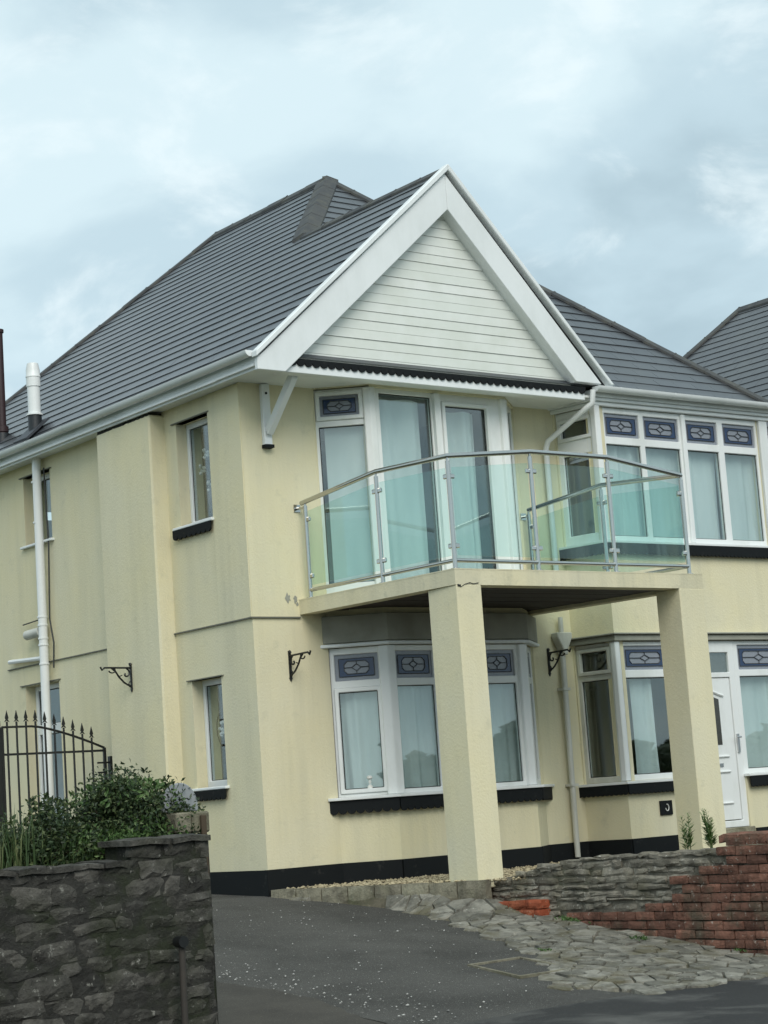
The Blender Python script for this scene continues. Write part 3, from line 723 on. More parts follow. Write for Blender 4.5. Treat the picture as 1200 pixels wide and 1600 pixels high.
# gable front
YB = -.78
gb = G(); gb.prism([(.0, -.60, 5.12), (4.25, -.60, 5.12), (2.40, -.60, 7.2)], (0, .1, 0)); gable = gb.build('gable', 'white_paint', H)
nb_ = 18; zb0, zb1 = 5.20, 7.10
for i in range(nb_):
    a, b = zb0+(zb1-zb0)*i/nb_, zb0+(zb1-zb0)*(i+1)/nb_
    xl = lambda z: .02+(z-5.05)*(2.40-.02)/(7.16-5.05); xr = lambda z: 4.36-(z-5.05)*(4.36-2.40)/(7.16-5.05)
    j = R.uniform(-.003, .003)
    g = G(); g.prism([(xl(a), -.626+j, a+.003), (xr(a), -.626+j, a+.003), (xr(b), -.621+j, b-.0005), (xl(b), -.621+j, b-.0005)], (0, .03, 0)); g.build('cladding_board', 'clad', gable)
bl = [(-.27, 5.035), (.07, 5.035), (2.405, 7.07), (2.405, 7.49), (-.27, 5.155)]
g = G(); g.prism([(x, YB, z) for x, z in bl], (0, .06, 0)); g.build('barge_board', 'white_paint', gable, bevel=.006)
br = [(2.411, 7.07), (4.15, 5.245), (4.55, 5.245), (2.411, 7.48)]
g = G(); g.prism([(x, YB+.004, z) for x, z in br], (0, .06, 0)); g.build('barge_board', 'white_paint', gable, bevel=.006)
g = G(); g.prism([(-.30, YB-.04, 5.16), (2.43, YB-.04, 7.52), (2.43, YB-.04, 7.595), (-.30, YB-.04, 5.225)], (0, .10, 0)); g.build('verge_cap', 'white_paint', gable, bevel=.008)
g = G(); g.prism([(2.434, YB-.04, 7.515), (4.655, YB-.04, 5.235), (4.72, YB-.04, 5.235), (2.434, YB-.04, 7.595)], (0, .10, 0)); g.build('verge_cap', 'white_paint', gable, bevel=.008)
# soffits behind the barge boards
g = G(); g.prism([(.07, YB+.06, 5.035), (2.408, YB+.06, 7.075), (2.408, YB+.06, 7.40), (-.2, YB+.06, 5.15)], (0, .12, 0)); g.prism([(2.412, YB+.064, 7.075), (4.15, YB+.064, 5.25), (4.5, YB+.064, 5.25), (2.412, YB+.064, 7.40)], (0, .12, 0)); g.build('barge_soffit', 'white_paint', gable)
# fascia under the cladding, its black scalloped trim, and the soffit back to the wall
g = G(); g.box((.07, -.735, 5.045), (4.30, -.60, 5.20)); g.build('fascia', 'white_paint', gable, bevel=.006)
scallop((.14, -.735), (4.30, -.735), 5.115, 5.195, .002, .016, 'scalloped_trim', gable, .098)
g = G(); g.box((-.26, -.70, 5.09), (4.42, .04, 5.115)); g.box((-.26, .04, 5.085), (.02, 9.0, 5.11)); g.build('soffit', 'white_paint', H)
g = G(); g.box((-.225, -.70, 5.06), (-.20, 9.0, 5.235)); g.build('eave_fascia', 'white_paint', H)
# gable strut bracket on the wall
bk = G(); bk.box((.255, -.055, 4.42), (.355, .0, 5.08)); brk = bk.build('timber_bracket', 'white_paint', H, bevel=.006)
g = G(); g.prism([(.27, -.05, 4.60), (.27, -.09, 4.52), (.27, -.60, 5.02), (.27, -.60, 5.09), (.27, -.54, 5.09)], (.075, 0, 0)); g.build('strut', 'white_paint', brk, bevel=.006)
g = G(); g.box((.25, -.075, 4.39), (.36, .0, 4.425)); g.build('bracket_foot', 'black_paint', brk)
for z in (4.55, 4.98): G().tube([(.305, -.062, z), (.305, -.05, z)], .014, 8).build('bolt', 'black_paint', brk)
# gutters
def gutter(pts, name, r=.062):
    """half round channel along a straight run a->b with brackets"""
    a, b = Vector(pts[0]), Vector(pts[1]); d = (b-a).normalized(); s = Vector((0, 0, 1)).cross(d); g = G(); prof = []
    for k in range(9):
        an = math.pi*k/8; prof.append((r*math.cos(an), -r*math.sin(an)))
    for k in range(8, -1, -1):
        an = math.pi*k/8; prof.append(((r-.008)*math.cos(an), -(r-.008)*math.sin(an)))
    n = len(prof); vs = [a+s*p[0]+Vector((0, 0, p[1])) for p in prof]+[b+s*p[0]+Vector((0, 0, p[1])) for p in prof]
    g.add(vs, [(i, (i+1) % n, n+(i+1) % n, n+i) for i in range(n)])
    for e in (a, b):
        g.add([e+s*(r*math.cos(math.pi*k/8))-Vector((0, 0, r*math.sin(math.pi*k/8))) for k in range(9)], [tuple(range(9))])
    o = g.build(name, 'pvc_grey' if False else 'white_paint', H, smooth=True)
    ln = (b-a).length; m_ = int(ln/.9); first = None
    for i in range(m_):
        t = a+d*(.35+i*.9)
        g = G(); v = []
        for e in (-.014, .014):
            for k in range(9):
                an = math.pi*k/8; v.append(t+d*e+s*((r+.005)*math.cos(an))-Vector((0, 0, (r+.005)*math.sin(an))))
        g.add(v, [(k, k+1, 9+k+1, 9+k) for k in range(8)])
        g.build('gutter_clip', 'white_paint', o)
    return o
gutter([(-.30, 9.0, 5.22), (-.30, -.70, 5.245)], 'gutter')
gutter([(4.45, -.77, 5.215), (7.6, -.77, 5.21)], 'gutter')
# rain pipes
dp = G(); dp.tube([(4.40, -.77, 5.17), (4.40, -.75, 5.02), (4.36, -.66, 4.96), (4.24, -.11, 4.68), (4.235, -.07, 4.60), (4.235, -.07, 2.80)], .034, 12); dp.build('downpipe', 'pvc', H, smooth=True)
dp = G(); dp.tube([(4.235, -.07, 2.60), (4.235, -.07, 2.40)], .03, 12); dp.tube([(4.225, -.07, 2.20), (4.20, -.07, -.15)], .034, 12); p_ = dp.build('downpipe', 'pvc_grey', H, smooth=True)
g = G(); a = .11
g.prism([(4.12, -.13, 2.42), (4.35, -.13, 2.42), (4.35, -.13, 2.36), (4.28, -.13, 2.24), (4.265, -.13, 2.16), (4.205, -.13, 2.16), (4.19, -.13, 2.24), (4.12, -.13, 2.36)], (0, .12, 0)); g.build('hopper_head', 'pvc_grey', H, bevel=.01)
g = G()
for z in (1.75, .65): g.box((4.16, -.11, z), (4.27, .0, z+.03))
g.build('pipe_clip', 'pvc_grey', p_)
dp = G(); dp.tube([(-.09, 4.41, 5.10), (-.09, 4.45, -.2)], .055, 14); p_ = dp.build('downpipe', 'pvc', H, smooth=True)
for z in (4.78, 4.28, 3.12, 3.02, 2.86, 2.78, 2.55): G().tube([(-.09, 4.43, z), (-.09, 4.43, z+.02)], .064, 14).build('pipe_collar', 'pvc', p_)
G().tube([(-.09, 4.48, 2.96), (-.10, 4.82, 2.95)], [.06, .062], 12).build('pipe_stub', 'pvc_grey', p_, smooth=True)
G().tube([(-.05, 4.5, 3.12), (-.05, 5.02, 3.10)], .008, 6).build('overflow_rod', 'cable', H)
G().tube([(-.05, 4.5, 2.64), (-.05, 5.42, 2.68)], .028, 8).build('waste_pipe', 'pvc', H, smooth=True)
G().tube([(-.05, 4.30, 4.95), (-.04, 4.28, 4.0), (-.05, 4.32, 3.1), (-.04, 4.26, 2.8), (-.04, 4.29, 2.5)], .010, 6).build('wall_cable', 'cable', H)
# flue and vent pipe on the roof
fl_ = G(); fl_.lathe((.05, 4.66, 5.38), [(0.1020, .30), (0.1020, .32), (0.0792, .33), (0.0792, .66), (0.0888, .665), (0.0888, .78), (0.0936, .785), (0.0936, .80), (0.0864, .81), (0.0864, .88), (0.0696, .96), (0.0624, .965)], 16); f_ = fl_.build('flue_pipe', 'pvc', H, smooth=True)
G().lathe((.05, 4.66, 5.36), [(.094, 0), (.088, .1), (.086, .33)], 16).build('flue_collar', 'flue_black', f_, smooth=True)
g = G(); O = Vector((.05, 4.66, 5.468)); cl = 1/math.hypot(1, .872)
g.obox(O, Vector((0, 1, 0)), Vector((1, 0, .872))*cl, Vector((-.872, 0, 1))*cl, (-.18, .18), (-.24, .18), (.035, .062)); g.build('flashing', 'lead', f_)
vp = G(); vp.lathe((.24, 5.93, 5.60), [(.075, 0), (.07, .12), (.082, .13), (.082, .20), (.055, .21), (.055, 1.45), (.07, 1.46), (.07, 1.5)], 14); v_ = vp.build('vent_pipe', 'maroon', H, smooth=True)
G().lathe((.24, 5.93, 5.55), [(.10, 0), (.088, .16)], 14).build('vent_collar', 'flue_black', v_, smooth=True)

# ------------------------------------------------------------------ balcony
B = thing('balcony', (2.4, -2.2, -.2), 'rendered concrete balcony on two square pillars in front of the bay', 'balcony')
SL = [(.60, .0), (.745, -2.42), (4.17, -2.42), (3.87, .0)]
zs0, zs1 = 2.625, 2.785
g = G()
ins = [(SL[0][0]+.16, .0), (SL[1][0]+.16, -2.24), (SL[2][0]-.18, -2.24), (SL[3][0]-.18, 0)]
for i in range(3): g.prism([(*SL[i], zs0), (*SL[i+1], zs0), (*ins[i+1], zs0), (*ins[i], zs0)], (0, 0, zs1-zs0-.01))
g.build('edge_beam', 'render_slab', B, merge=True)
g = G(); g.prism([(*p, zs1-.012) for p in [(SL[0][0]-.002, 0), (SL[1][0]-.002, -2.422), (SL[2][0]+.002, -2.422), (SL[3][0]+.002, 0)]], (0, 0, .012)); g.build('deck', 'render_slab', B)
first = None
for i in range(14):
    y = -2.24+i*.16
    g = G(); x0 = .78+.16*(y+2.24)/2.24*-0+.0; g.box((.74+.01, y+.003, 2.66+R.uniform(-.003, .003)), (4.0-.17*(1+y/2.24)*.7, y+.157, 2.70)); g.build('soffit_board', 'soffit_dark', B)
def pillar(x0, x1, y0, y1, zb, label):
    g = G(); v = []
    for z, e in ((zb, .0), (zs0+.001, .0)):
        v += [(x0-e, y0-e, z), (x1+e, y0-e, z), (x1+e, y1+e, z), (x0-e, y1+e, z)]
    g.add(v, [(3,2,1,0),(4,5,6,7),(0,1,5,4),(1,2,6,5),(2,3,7,6),(3,0,4,7)])
    o = g.build('pillar', 'render_cream', B, bevel=.008); o['label'] = label; return o
pillar(.752, 1.065, -2.424, -1.98, -.26, 'left balcony pillar standing on the gravel')
pillar(3.80, 4.168, -2.424, -2.07, -.26, 'right balcony pillar standing behind the low stone wall')
# patches of broken render and cracks where the slab meets the wall
g = G()
for (x, z, s) in ((.46, 2.80, .032), (.555, 2.785, .024), (.575, 2.735, .014)):
    g.add([Vector((x+s*(1+R.uniform(-.55, .5))*math.cos(a), -.004, z+1.5*s*(1+R.uniform(-.5, .5))*math.sin(a))) for a in [k*.4488 for k in range(14)]], [tuple(range(14))])
g.build('broken_render', 'render_lintel', H)
g = G(); pts = [(.80, -2.427, 2.60), (.86, -2.427, 2.63), (.92, -2.427, 2.645), (.97, -2.427, 2.635), (1.03, -2.427, 2.645)]
g.tube(pts, .004, 4); g.tube([(.765, -2.428, 2.62), (.80, -2.428, 2.615)], .011, 6); g.build('crack', 'cable', B)

# glass balustrade
BA = thing('glass_balustrade', (2.4, -1.4, zs1), 'stainless steel and green-tinted glass balustrade round the balcony', 'balustrade')
PO = [((.665, -.13), 3.82), ((.735, -1.30), 3.93), ((.81, -2.36), 3.90), ((1.89, -2.36), 4.00), ((2.96, -2.36), 4.0), ((4.04, -2.36), 3.86), ((3.93, -1.24), 3.94), ((3.83, -.12), 3.84)]
HR = [Vector((p[0], p[1], z)) for p, z in PO]
pts = []
for i, p in enumerate(HR): pts.append(p)
pts[0] = pts[0]+Vector((-.005, .06, -.015)); 
G().tube(pts, .026, 12).build('handrail', 'steel', BA, smooth=True)
for i in range(7):
    a, b = HR[i].copy(), HR[i+1].copy(); a.z = b.z = zs1+.085
    G().tube([a, b], .021, 10).build('bottom_rail', 'steel', BA, smooth=True)
for i, p in enumerate(HR):
    po = G().tube([(p.x, p.y, zs1), (p.x, p.y, p.z-.05)], .0225, 12).build('post', 'steel', BA, smooth=True)
    G().tube([(p.x, p.y, p.z-.055), (p.x, p.y, p.z-.01)], .012, 8).build('rail_pin', 'steel', po, smooth=True)
    G().lathe((p.x, p.y, zs1), [(.045, 0), (.045, .008), (.03, .012)], 14).build('foot_plate', 'steel', po)
    for q in (i-1, i+1):
        if 0 <= q < 8:
            d = HR[q]-p; d.z = 0; d.normalize(); s = Vector((-d.y, d.x, 0))
            for z in (zs1+.23, p.z-.20):
                g = G(); c = p+d*.05; c.z = z
                g.obox(c, d, s, Vector((0, 0, 1)), (-.03, .022), (-.016, .016), (-.024, .024)); g.build('glass_clamp', 'steel', po, bevel=.009)
for q, sgn in ((0, -1), (7, 1)):
    p = HR[q]; G().tube([(p.x, p.y, p.z-.07), (p.x+.02*sgn, .0, p.z-.06)], .015, 8).build('wall_fixing', 'steel', BA, smooth=True)
    G().box((p.x-.04+.02*sgn, -.012, p.z-.10), (p.x+.04+.02*sgn, .0, p.z-.02)).build('wall_plate', 'steel', BA)
for i in range(7):
    a, b = HR[i], HR[i+1]; d = (b-a); dh = Vector((d.x, d.y, 0)); ln = dh.length; dh.normalize(); s = Vector((-dh.y, dh.x, 0)); e = .045
    za = a.z+(b.z-a.z)*e/ln-.115; zb = b.z-(b.z-a.z)*e/ln-.115; z0 = zs1+.135
    A0 = Vector((a.x, a.y, 0))+dh*e-s*.005; B0 = Vector((b.x, b.y, 0))-dh*e-s*.005
    g = G(); g.prism([A0+Vector((0, 0, z0)), B0+Vector((0, 0, z0)), B0+Vector((0, 0, zb)), A0+Vector((0, 0, za))], s*.010); g.build('glass_panel', 'glass_balcony', BA)

# ------------------------------------------------------------------ hanging basket brackets
def basket(loc, d, label):
    """ornate iron bracket; d = unit vector away from the wall"""
    o = thing('hanging_basket_bracket', loc, label, 'bracket', 'iron hanging basket brackets on the house walls')
    c = Vector(loc); d = Vector(d); z = Vector((0, 0, 1)); s = z.cross(d)
    P = lambda a, h: c+d*a+z*h
    g = G(); g.obox(c, d, s, z, (0, .014), (-.014, .014), (-.13, .13)); g.add([P(.012, .14)+v*.022 for v in IV], IF); g.prism([P(.0, -.13)-s*.02, P(.0, -.13)+s*.02, P(.0, -.17)], d*.014); g.build('back_plate', 'iron', o)
    g = G(); g.tube([P(.0, .10), P(.28, .105), P(.34, .105), P(.37, .08), P(.39, .115)], .011, 7); g.build('arm', 'iron', o, smooth=True)
    g = G(); g.tube([P(.02, -.10), P(.06, -.085), P(.10, -.06), P(.16, .0), P(.20, .06), P(.25, .10)], .0105, 6)
    g.tube([P(.075+(.062-.012*t)*math.cos(t*1.0+1.8), .035+(.062-.012*t)*math.sin(t*1.0+1.8)) for t in [k*.5 for k in range(11)]], .010, 6)
    g.tube([P(.245+.04*math.cos(t), .075+.028*math.sin(t)) for t in [2.2+k*.5 for k in range(9)]], .008, 6)
    g.tube([P(.01, -.115), P(.035, -.105), P(.04, -.07), P(.02, -.045)], .007, 6)
    g.tube([P(.12, .02), P(.165, .005)], .006, 6)
    g.build('scroll', 'iron', o, smooth=True); return o
basket((-.2, 2.18, 2.19), (-1, 0, 0), 'black scroll bracket on the side wall left of the windows')
basket((.43, 0, 2.09), (0, -1, 0), 'black scroll bracket on the front wall left of the ground floor bay')
basket((4.06, 0, 2.09), (0, -1, 0), 'black scroll bracket by the rain pipe between the two bays')

# ------------------------------------------------------------------ iron gate
GT = thing('iron_gate', (-.75, 3.0, -.2), 'black wrought iron gate with spear finials beside the side wall', 'gate')
gx0, gx1 = -1.40, -.13
def gtop(x):
    t = (x-gx0)/(gx1-gx0); return 1.73-.27*max(0, (t-.30)/.70)**1.35
G().tube([(gx0+(gx1-gx0)*k/14, 3.0, gtop(gx0+(gx1-gx0)*k/14)) for k in range(15)], .014, 6).build('top_bar', 'iron', GT)
G().box((gx0, 2.992, 1.415), (gx1, 3.008, 1.44)).build('cross_bar', 'iron', GT); G().box((gx0, 2.992, -.08), (gx1, 3.008, -.05)).build('cross_bar', 'iron', GT)
G().box((gx1-.014, 2.985, -.18), (gx1+.016, 3.015, gtop(gx1))).build('side_stile', 'iron', GT); G().box((gx0-.016, 2.985, -.18), (gx0+.014, 3.015, gtop(gx0))).build('side_stile', 'iron', GT)
fin = None
for k in range(10):
    x = gx0+.065+k*.1165; zt = gtop(x)
    b_ = G().tube([(x, 3.0, -.07), (x, 3.0, zt+.06)], .0125, 8).build('upright_bar', 'iron', GT)
    g = G(); g.prism([(x-.032, 2.996, zt+.055), (x-.012, 2.996, zt+.085), (x-.022, 2.996, zt+.10), (x, 2.996, zt+.185), (x+.022, 2.996, zt+.10), (x+.012, 2.996, zt+.085), (x+.032, 2.996, zt+.055), (x, 2.996, zt+.07)], (0, .010, 0)); g.build('spear_finial', 'iron', b_)
G().box((gx1-.10, 2.99, 1.28), (gx1+.07, 3.0, 1.30)).build('latch', 'iron', GT); G().box((gx1-.10, 2.99, 1.17), (gx1, 3.0, 1.19)).build('latch', 'iron', GT)
G().box((-.075, 2.97, -.2), (-.025, 3.03, 1.36)).build('gate_post', 'iron', GT); G().box((gx0-.09, 2.97, -.2), (gx0-.03, 3.03, 1.80)).build('gate_post', 'iron', GT)

# ------------------------------------------------------------------ stone walls, bricks, paving
def rock(g, O, U, W, H_, u, wd, h, jit, rr, ch=.014):
    """irregular block with a rough, chipped face"""
    P = lambda a, b, c: O+U*a+W*b+H_*c
    j = lambda k=1: rr.uniform(-jit, jit)*k
    du, dh, dw = (u[1]-u[0]), (h[1]-h[0]), (wd[1]-wd[0])
    c = [(u[0]+j(), h[0]+j()), (u[1]+j(), h[0]+j()), (u[1]+j(), h[1]+j()), (u[0]+j(), h[1]+j())]
    nu, nh = (4 if du > .16 else 3), 3
    vs = []; fs = []
    tilt, tl2 = j(.7), j(.7)
    for q in range(nh+1):
        for p in range(nu+1):
            s_, t_ = p/nu, q/nh
            a = (c[0][0]*(1-s_)+c[1][0]*s_)*(1-t_)+(c[3][0]*(1-s_)+c[2][0]*s_)*t_
            b = (c[0][1]*(1-s_)+c[1][1]*s_)*(1-t_)+(c[3][1]*(1-s_)+c[2][1]*s_)*t_
            edge = p in (0, nu) or q in (0, nh); corner = p in (0, nu) and q in (0, nh)
            if edge: a += j(.45); b += j(.3)
            else: a += j(.9); b += j(.7)
            d_ = wd[1]+tilt*(s_-.5)+tl2*(t_-.5)+j(.35)
            if edge: d_ -= min(ch, dw*.35)*rr.uniform(.5, 1.3)
            if corner: d_ -= ch*.4
            vs.append(P(a, d_, b))
    n = nu+1
    for q in range(nh):
        for p in range(nu): fs.append((q*n+p, q*n+p+1, (q+1)*n+p+1, (q+1)*n+p))
    rim = [p for p in range(n)]+[q*n+nu for q in range(1, nh+1)]+[nh*n+p for p in range(nu-1, -1, -1)]+[q*n for q in range(nh-1, 0, -1)]
    m0 = len(vs)
    for r_ in rim: vs.append(vs[r_]+W*(wd[0]-wd[1]))
    for k in range(len(rim)): l = (k+1) % len(rim); fs.append((rim[k], m0+k, m0+l, rim[l]))
    g.add(vs, fs)
def rubble(parent, A, B, zbot, ztop, sizes, heights, mat, rr, depth=.12, name='stone', jit=.012, skip=None, prd=(.012, .035)):
    """face stones between plan points A->B; zbot,ztop functions of u"""
    A_, U, Nn, ln = frame_of(A, B); z = min(zbot(0), zbot(ln), zbot(ln/2)); zt = max(ztop(0), ztop(ln), ztop(ln/2))
    while z < zt:
        h = rr.uniform(*heights); u = -rr.uniform(0, sizes[1]*.6)
        while u < ln:
            w_ = rr.uniform(*sizes); a, b = max(u, 0), min(u+w_, ln); m = (a+b)/2
            z1 = min(z+h, ztop(m)+rr.uniform(-.01, .012))
            if b-a > .03 and z1-z > .022 and z1 > zbot(m) and not (skip and skip(m, (z+z1)/2)):
                hh = rr.uniform(-.010, .010); g = G(); rock(g, A_, U, -Nn, Vector((0, 0, 1)), (a+.005, b-.005), (-.03, rr.uniform(prd[0], prd[1])), (z+.004+hh*.6, z1-.004+hh*.6), jit, rr)
                g.build(name, mat, parent)
            u += w_
        z += h
rr = random.Random(21)
SW = thing('stone_wall', (-6.2, -5.8, -1.0), 'dark mossy rubble stone garden wall at the left of the drive', 'wall')
g = G(); g.box((-9.0, -6.0, -1.2), (-4.47, -5.66, .31)); g.box((-5.02, -5.995, .30), (-4.475, -5.665, .43)); g.build('core', 'mortar_dark', SW)
rubble(SW, (-6.6, -6.0), (-4.46, -6.0), lambda u: -1.0, lambda u: .325, (.14, .36), (.085, .15), 'stone_dark', rr, jit=.020, prd=(.004, .018))
rubble(SW, (-5.04, -6.0), (-4.46, -6.0), lambda u: .335, lambda u: .45, (.16, .34), (.11, .12), 'stone_dark', rr, jit=.012, prd=(.004, .016))
rubble(SW, (-4.47, -6.0), (-4.47, -5.66), lambda u: -1.0, lambda u: .44, (.14, .32), (.09, .15), 'stone_dark', rr)
x = -9.0
while x < -5.06:
    w_ = rr.uniform(.20, .42); e = min(x+w_, -5.05)
    if e-x > .05:
        g = G(); rock(g, Vector((x, -6.03, .31)), Vector((1, 0, 0)), Vector((0, 0, 1)), Vector((0, 1, 0)), (.006, e-x-.006), (0, rr.uniform(.022, .04)), (0, .38), .012, rr); g.build('coping_stone', 'stone_dark', SW)
    x += w_
for a, b in ((-5.05, -4.75), (-4.74, -4.44)):
    g = G(); rock(g, Vector((a, -6.035, .435)), Vector((1, 0, 0)), Vector((0, 0, 1)), Vector((0, 1, 0)), (.004, b-a-.004), (0, .035), (0, .40), .010, rr); g.build('coping_stone', 'stone_dark', SW)
# return wall of the planted bed
RW = thing('bed_return_wall', (-4.6, -4.2, -.9), 'low grey block wall returning behind the shrub', 'wall')
g = G(); g.box((-4.62, -5.64, -1.0), (-4.44, -2.6, .22)); g.build('core', 'mortar_dark', RW)
for k in range(9):
    y = -5.62+k*.335
    for j in range(2):
        g = G(); rock(g, Vector((-4.44, y+(.16 if j else 0), -.1+j*.16)), Vector((0, 1, 0)), Vector((1, 0, 0)), Vector((0, 0, 1)), (.006, .325), (-.02, .02), (0, .15), .006, rr); g.build('block', 'kerbstone', RW)
SP = thing('block_pier', (-4.26, -5.4, .2), 'grey block pier behind the right end of the stone wall', 'pier')
g = G(); g.box((-4.40, -5.56, -.95), (-4.17, -5.30, .46)); g.build('lower_blocks', 'mortar_dark', SP, bevel=.01)
for k, (a, b, z0, z1) in enumerate(((-4.42, -4.30, .47, .61), (-4.295, -4.16, .47, .61))):
    g = G(); g.box((a, -5.57, z0), (b, -5.29, z1)); g.build('block', 'kerbstone', SP, bevel=.012)
g = G(); g.box((-4.245, -5.60, .0), (-4.205, -5.575, .585)); tag(g.build('timber_stake', 'brown_wood', None, bevel=.004), 'brown timber stake against the block pier behind the shrub', 'stake')
g = G(); pts = [(-.17, 0), (.13, 0)]+[(-.02+.15*math.cos(math.pi*k/12), .03+.165*math.sin(math.pi*k/12)) for k in range(13)]
g.prism([(-4.275+x*.9, -5.43, .615+z) for x, z in pts], (0, .05, 0)); tag(g.build('round_topped_slab', 'slab_grey', None, bevel=.006), 'pale grey round-topped slab standing beside the shrub', 'slab')
# iron post in front of the wall
IP = thing('iron_post', (-4.775, -6.16, -.95), 'thin rusty post with round cap in front of the stone wall', 'post')
G().tube([(-4.775, -6.12, -.98), (-4.765, -6.12, -.22)], .022, 10).build('shaft', 'rust_iron', IP, smooth=True)
G().tube([(-4.775, -6.165, -.19), (-4.775, -6.085, -.19)], .036, 14).build('cap', 'iron', IP, smooth=True)

# flank wall of the drive: rubble above, brick below and a brick pier at the street end
FWL = thing('drive_flank_wall', (1.1, -4.2, -.9), 'low rubble and brick wall on the right of the drive', 'wall')
fx0 = .95
def ft(u):  # top of wall; u runs from the street end... A=(fx0,-2.35) is far end
    return -.20+.17*min(1, u/1.1)+.055*min(1, max(0, u-1.1)/2.4)
def fb(u): return max(-1.0, drive_z(-2.35-u)-.1)
FA, FB = (fx0, -2.35), (fx0, -6.0); LNF = 3.65
g = G()
ns = 20
pv = []
for i in range(ns+1):
    u = LNF*i/ns; pv.append((fx0+.004, -2.35-u, ft(u)-.015))
g.prism([(fx0+.004, -2.35, -1.1)]+pv+[(fx0+.004, -6.0, -1.1)], (.30, 0, 0)); g.build('core', 'mortar_grey', FWL)
def bricktop(u):
    if u < .95: return -9
    b = -.40 if u < 1.05 else -.47
    if u > 2.15: b = -.40
    if u > 2.5: b = -.22 if u < 2.75 else -.10
    if u > 3.0: b = .10
    return b
rr = random.Random(5)
A_, U, Nn, ln = frame_of(FA, FB)
rubble(FWL, FA, FB, lambda u: -.75, ft, (.13, .42), (.045, .085), 'stone_grey', rr, jit=.014, prd=(.006, .028), skip=lambda u, z: z < bricktop(u)-.01 or z < fb(u)-.05)
z = -1.02; row = 0
while z < .12:
    off = (row % 2)*.1125+.02*R.random(); k = 0; u = .85-off
    while u < LNF+.05:
        a, b = u, u+.215; m = (a+b)/2
        lim = bricktop(m)
        if a > .86 and z+.065 <= lim+.03 and z+.07 > fb(m) and m < LNF:
            g = G(); rock(g, A_, U, -Nn, Vector((0, 0, 1)), (a+.001, min(b, LNF+.02)-.001), (-.03, rr.uniform(.022, .038)), (z+.001, z+.068), .005, rr, .005); g.build('brick', 'brick', FWL)
        u += .225
    z += .076; row += 1
# top of the pier and its front
for k in range(3):
    g = G(); rock(g, Vector((fx0-.02, -5.36-k*.225, .085)), Vector((0, -1, 0)), Vector((0, 0, 1)), Vector((1, 0, 0)), (0, .215), (0, .06), (0, .35), .006, rr); g.build('brick', 'brick', FWL)
# rubble on top of wall
for i in range(26):
    u = i*.135+rr.uniform(0, .05); g = G(); rock(g, Vector((fx0+.01+rr.uniform(-.02, .02), -2.4-u, ft(u)-.02)), Vector((0, -1, 0)), Vector((0, 0, 1)), Vector((1, 0, 0)), (0, rr.uniform(.10, .19)), (0, rr.uniform(.018, .045)), (0, rr.uniform(.14, .28)), .012, rr)
    if u < 2.95: g.build('top_stone', 'stone_grey', FWL)
# bright red brick stub at the far end
RBK = thing('red_brick_stub', (.9, -2.6, -.5), 'short row of bright red bricks at the foot of the left pillar', 'bricks')
for (u, z, w_, h) in ((.02, -.455, .22, .055), (.245, -.455, .215, .068), (.465, -.455, .215, .075), (.685, -.455, .215, .08), (.36, -.535, .215, .075), (.58, -.535, .215, .075), (.80, -.535, .10, .075)):
    g = G(); rock(g, Vector((fx0-.10, -2.28, 0)), Vector((0, -1, 0)), Vector((-1, 0, 0)), Vector((0, 0, 1)), (u, u+w_), (-.08, .03), (z, z+h), .005, rr); g.build('brick', 'brick_red', RBK)
# kerb blocks of the gravel bed
KB = thing('bed_kerb', (.45, -1.2, -.4), 'row of buff concrete kerb blocks edging the gravel bed', 'kerb')
ka, kb_ = Vector((-.02, -.06, 0)), Vector((.77, -2.50, 0)); d = (kb_-ka); ln = d.length; d.normalize(); s = Vector((-d.y, d.x, 0)); first = None
nk = 8
for i in range(nk):
    if first is None:
        g = G(); rock(g, ka, d, -s if (-s).x < 0 else s, Vector((0, 0, 1)), (.008, ln/nk-.008), (-.09, .02), (-.42, -.185), .006, rr, .012)
        g.obox(ka, d, s, Vector((0, 0, 1)), (.010, ln/nk-.010), (-.0, .085) if s.x > 0 else (-.085, 0), (-.42, -.186)); first = g.build('kerb_block', 'kerbstone', KB)
    else:
        c = first.copy(); COL.objects.link(c); c.parent = KB; c.location = first.location+d*(ln/nk)*i+Vector((0, 0, R.uniform(-.008, .004)))

# crazy paving between the drive and the flank wall
def interp(x, pts):
    if x <= pts[0][0]: return pts[0][1]
    for (a, b), (c, e) in zip(pts, pts[1:]):
        if x <= c: return b+(e-b)*(x-a)/(c-a)
    return pts[-1][1]
INN = [(-6.4, .55), (-6.0, .92), (-2.55, .93), (-2.5, .76), (-.1, .05)]
OUTR = [(-6.5, -.7), (-6.2, -1.05), (-5.6, -1.28), (-5.0, -.78), (-4.0, -.30), (-3.0, .12), (-1.7, .36), (-.8, .22), (-.1, .02)]
RAI = [(-6.4, .0), (-5.0, .02), (-4.0, .03), (-3.0, .05), (-2.5, .14), (-1.8, .15), (-1.0, .09), (-.1, .0)]
def pav_z(x, y):
    i_, o_ = interp(y, INN), interp(y, OUTR); wv = max(.05, i_-o_); t = max(0, min(1, (x-o_)/wv))
    return drive_z(y)+.004+.012*min(1, t*4)+interp(y, RAI)*t
PV = tag(bpy.data.objects.new('crazy_paving', None), kind='structure'); COL.objects.link(PV); PV.location = (.2, -4, -.7); ORG[PV.name] = Vector((.2, -4, -.7))
g = G(); ys = [-6.4+.2*i for i in range(32)]; vs = []
for y in ys:
    a, b = interp(y, OUTR)-.05, interp(y, INN)+.05
    for k in range(7): x = a+(b-a)*k/6; vs.append((x, y, pav_z(x, y)-.012+(-.02 if k == 0 else 0)))
g.add(vs, [(j*7+i, j*7+i+1, (j+1)*7+i+1, (j+1)*7+i) for j in range(len(ys)-1) for i in range(6)]); g.build('mortar_bed', 'paving_joint', PV)
rr = random.Random(9); seeds = []
tries = 0
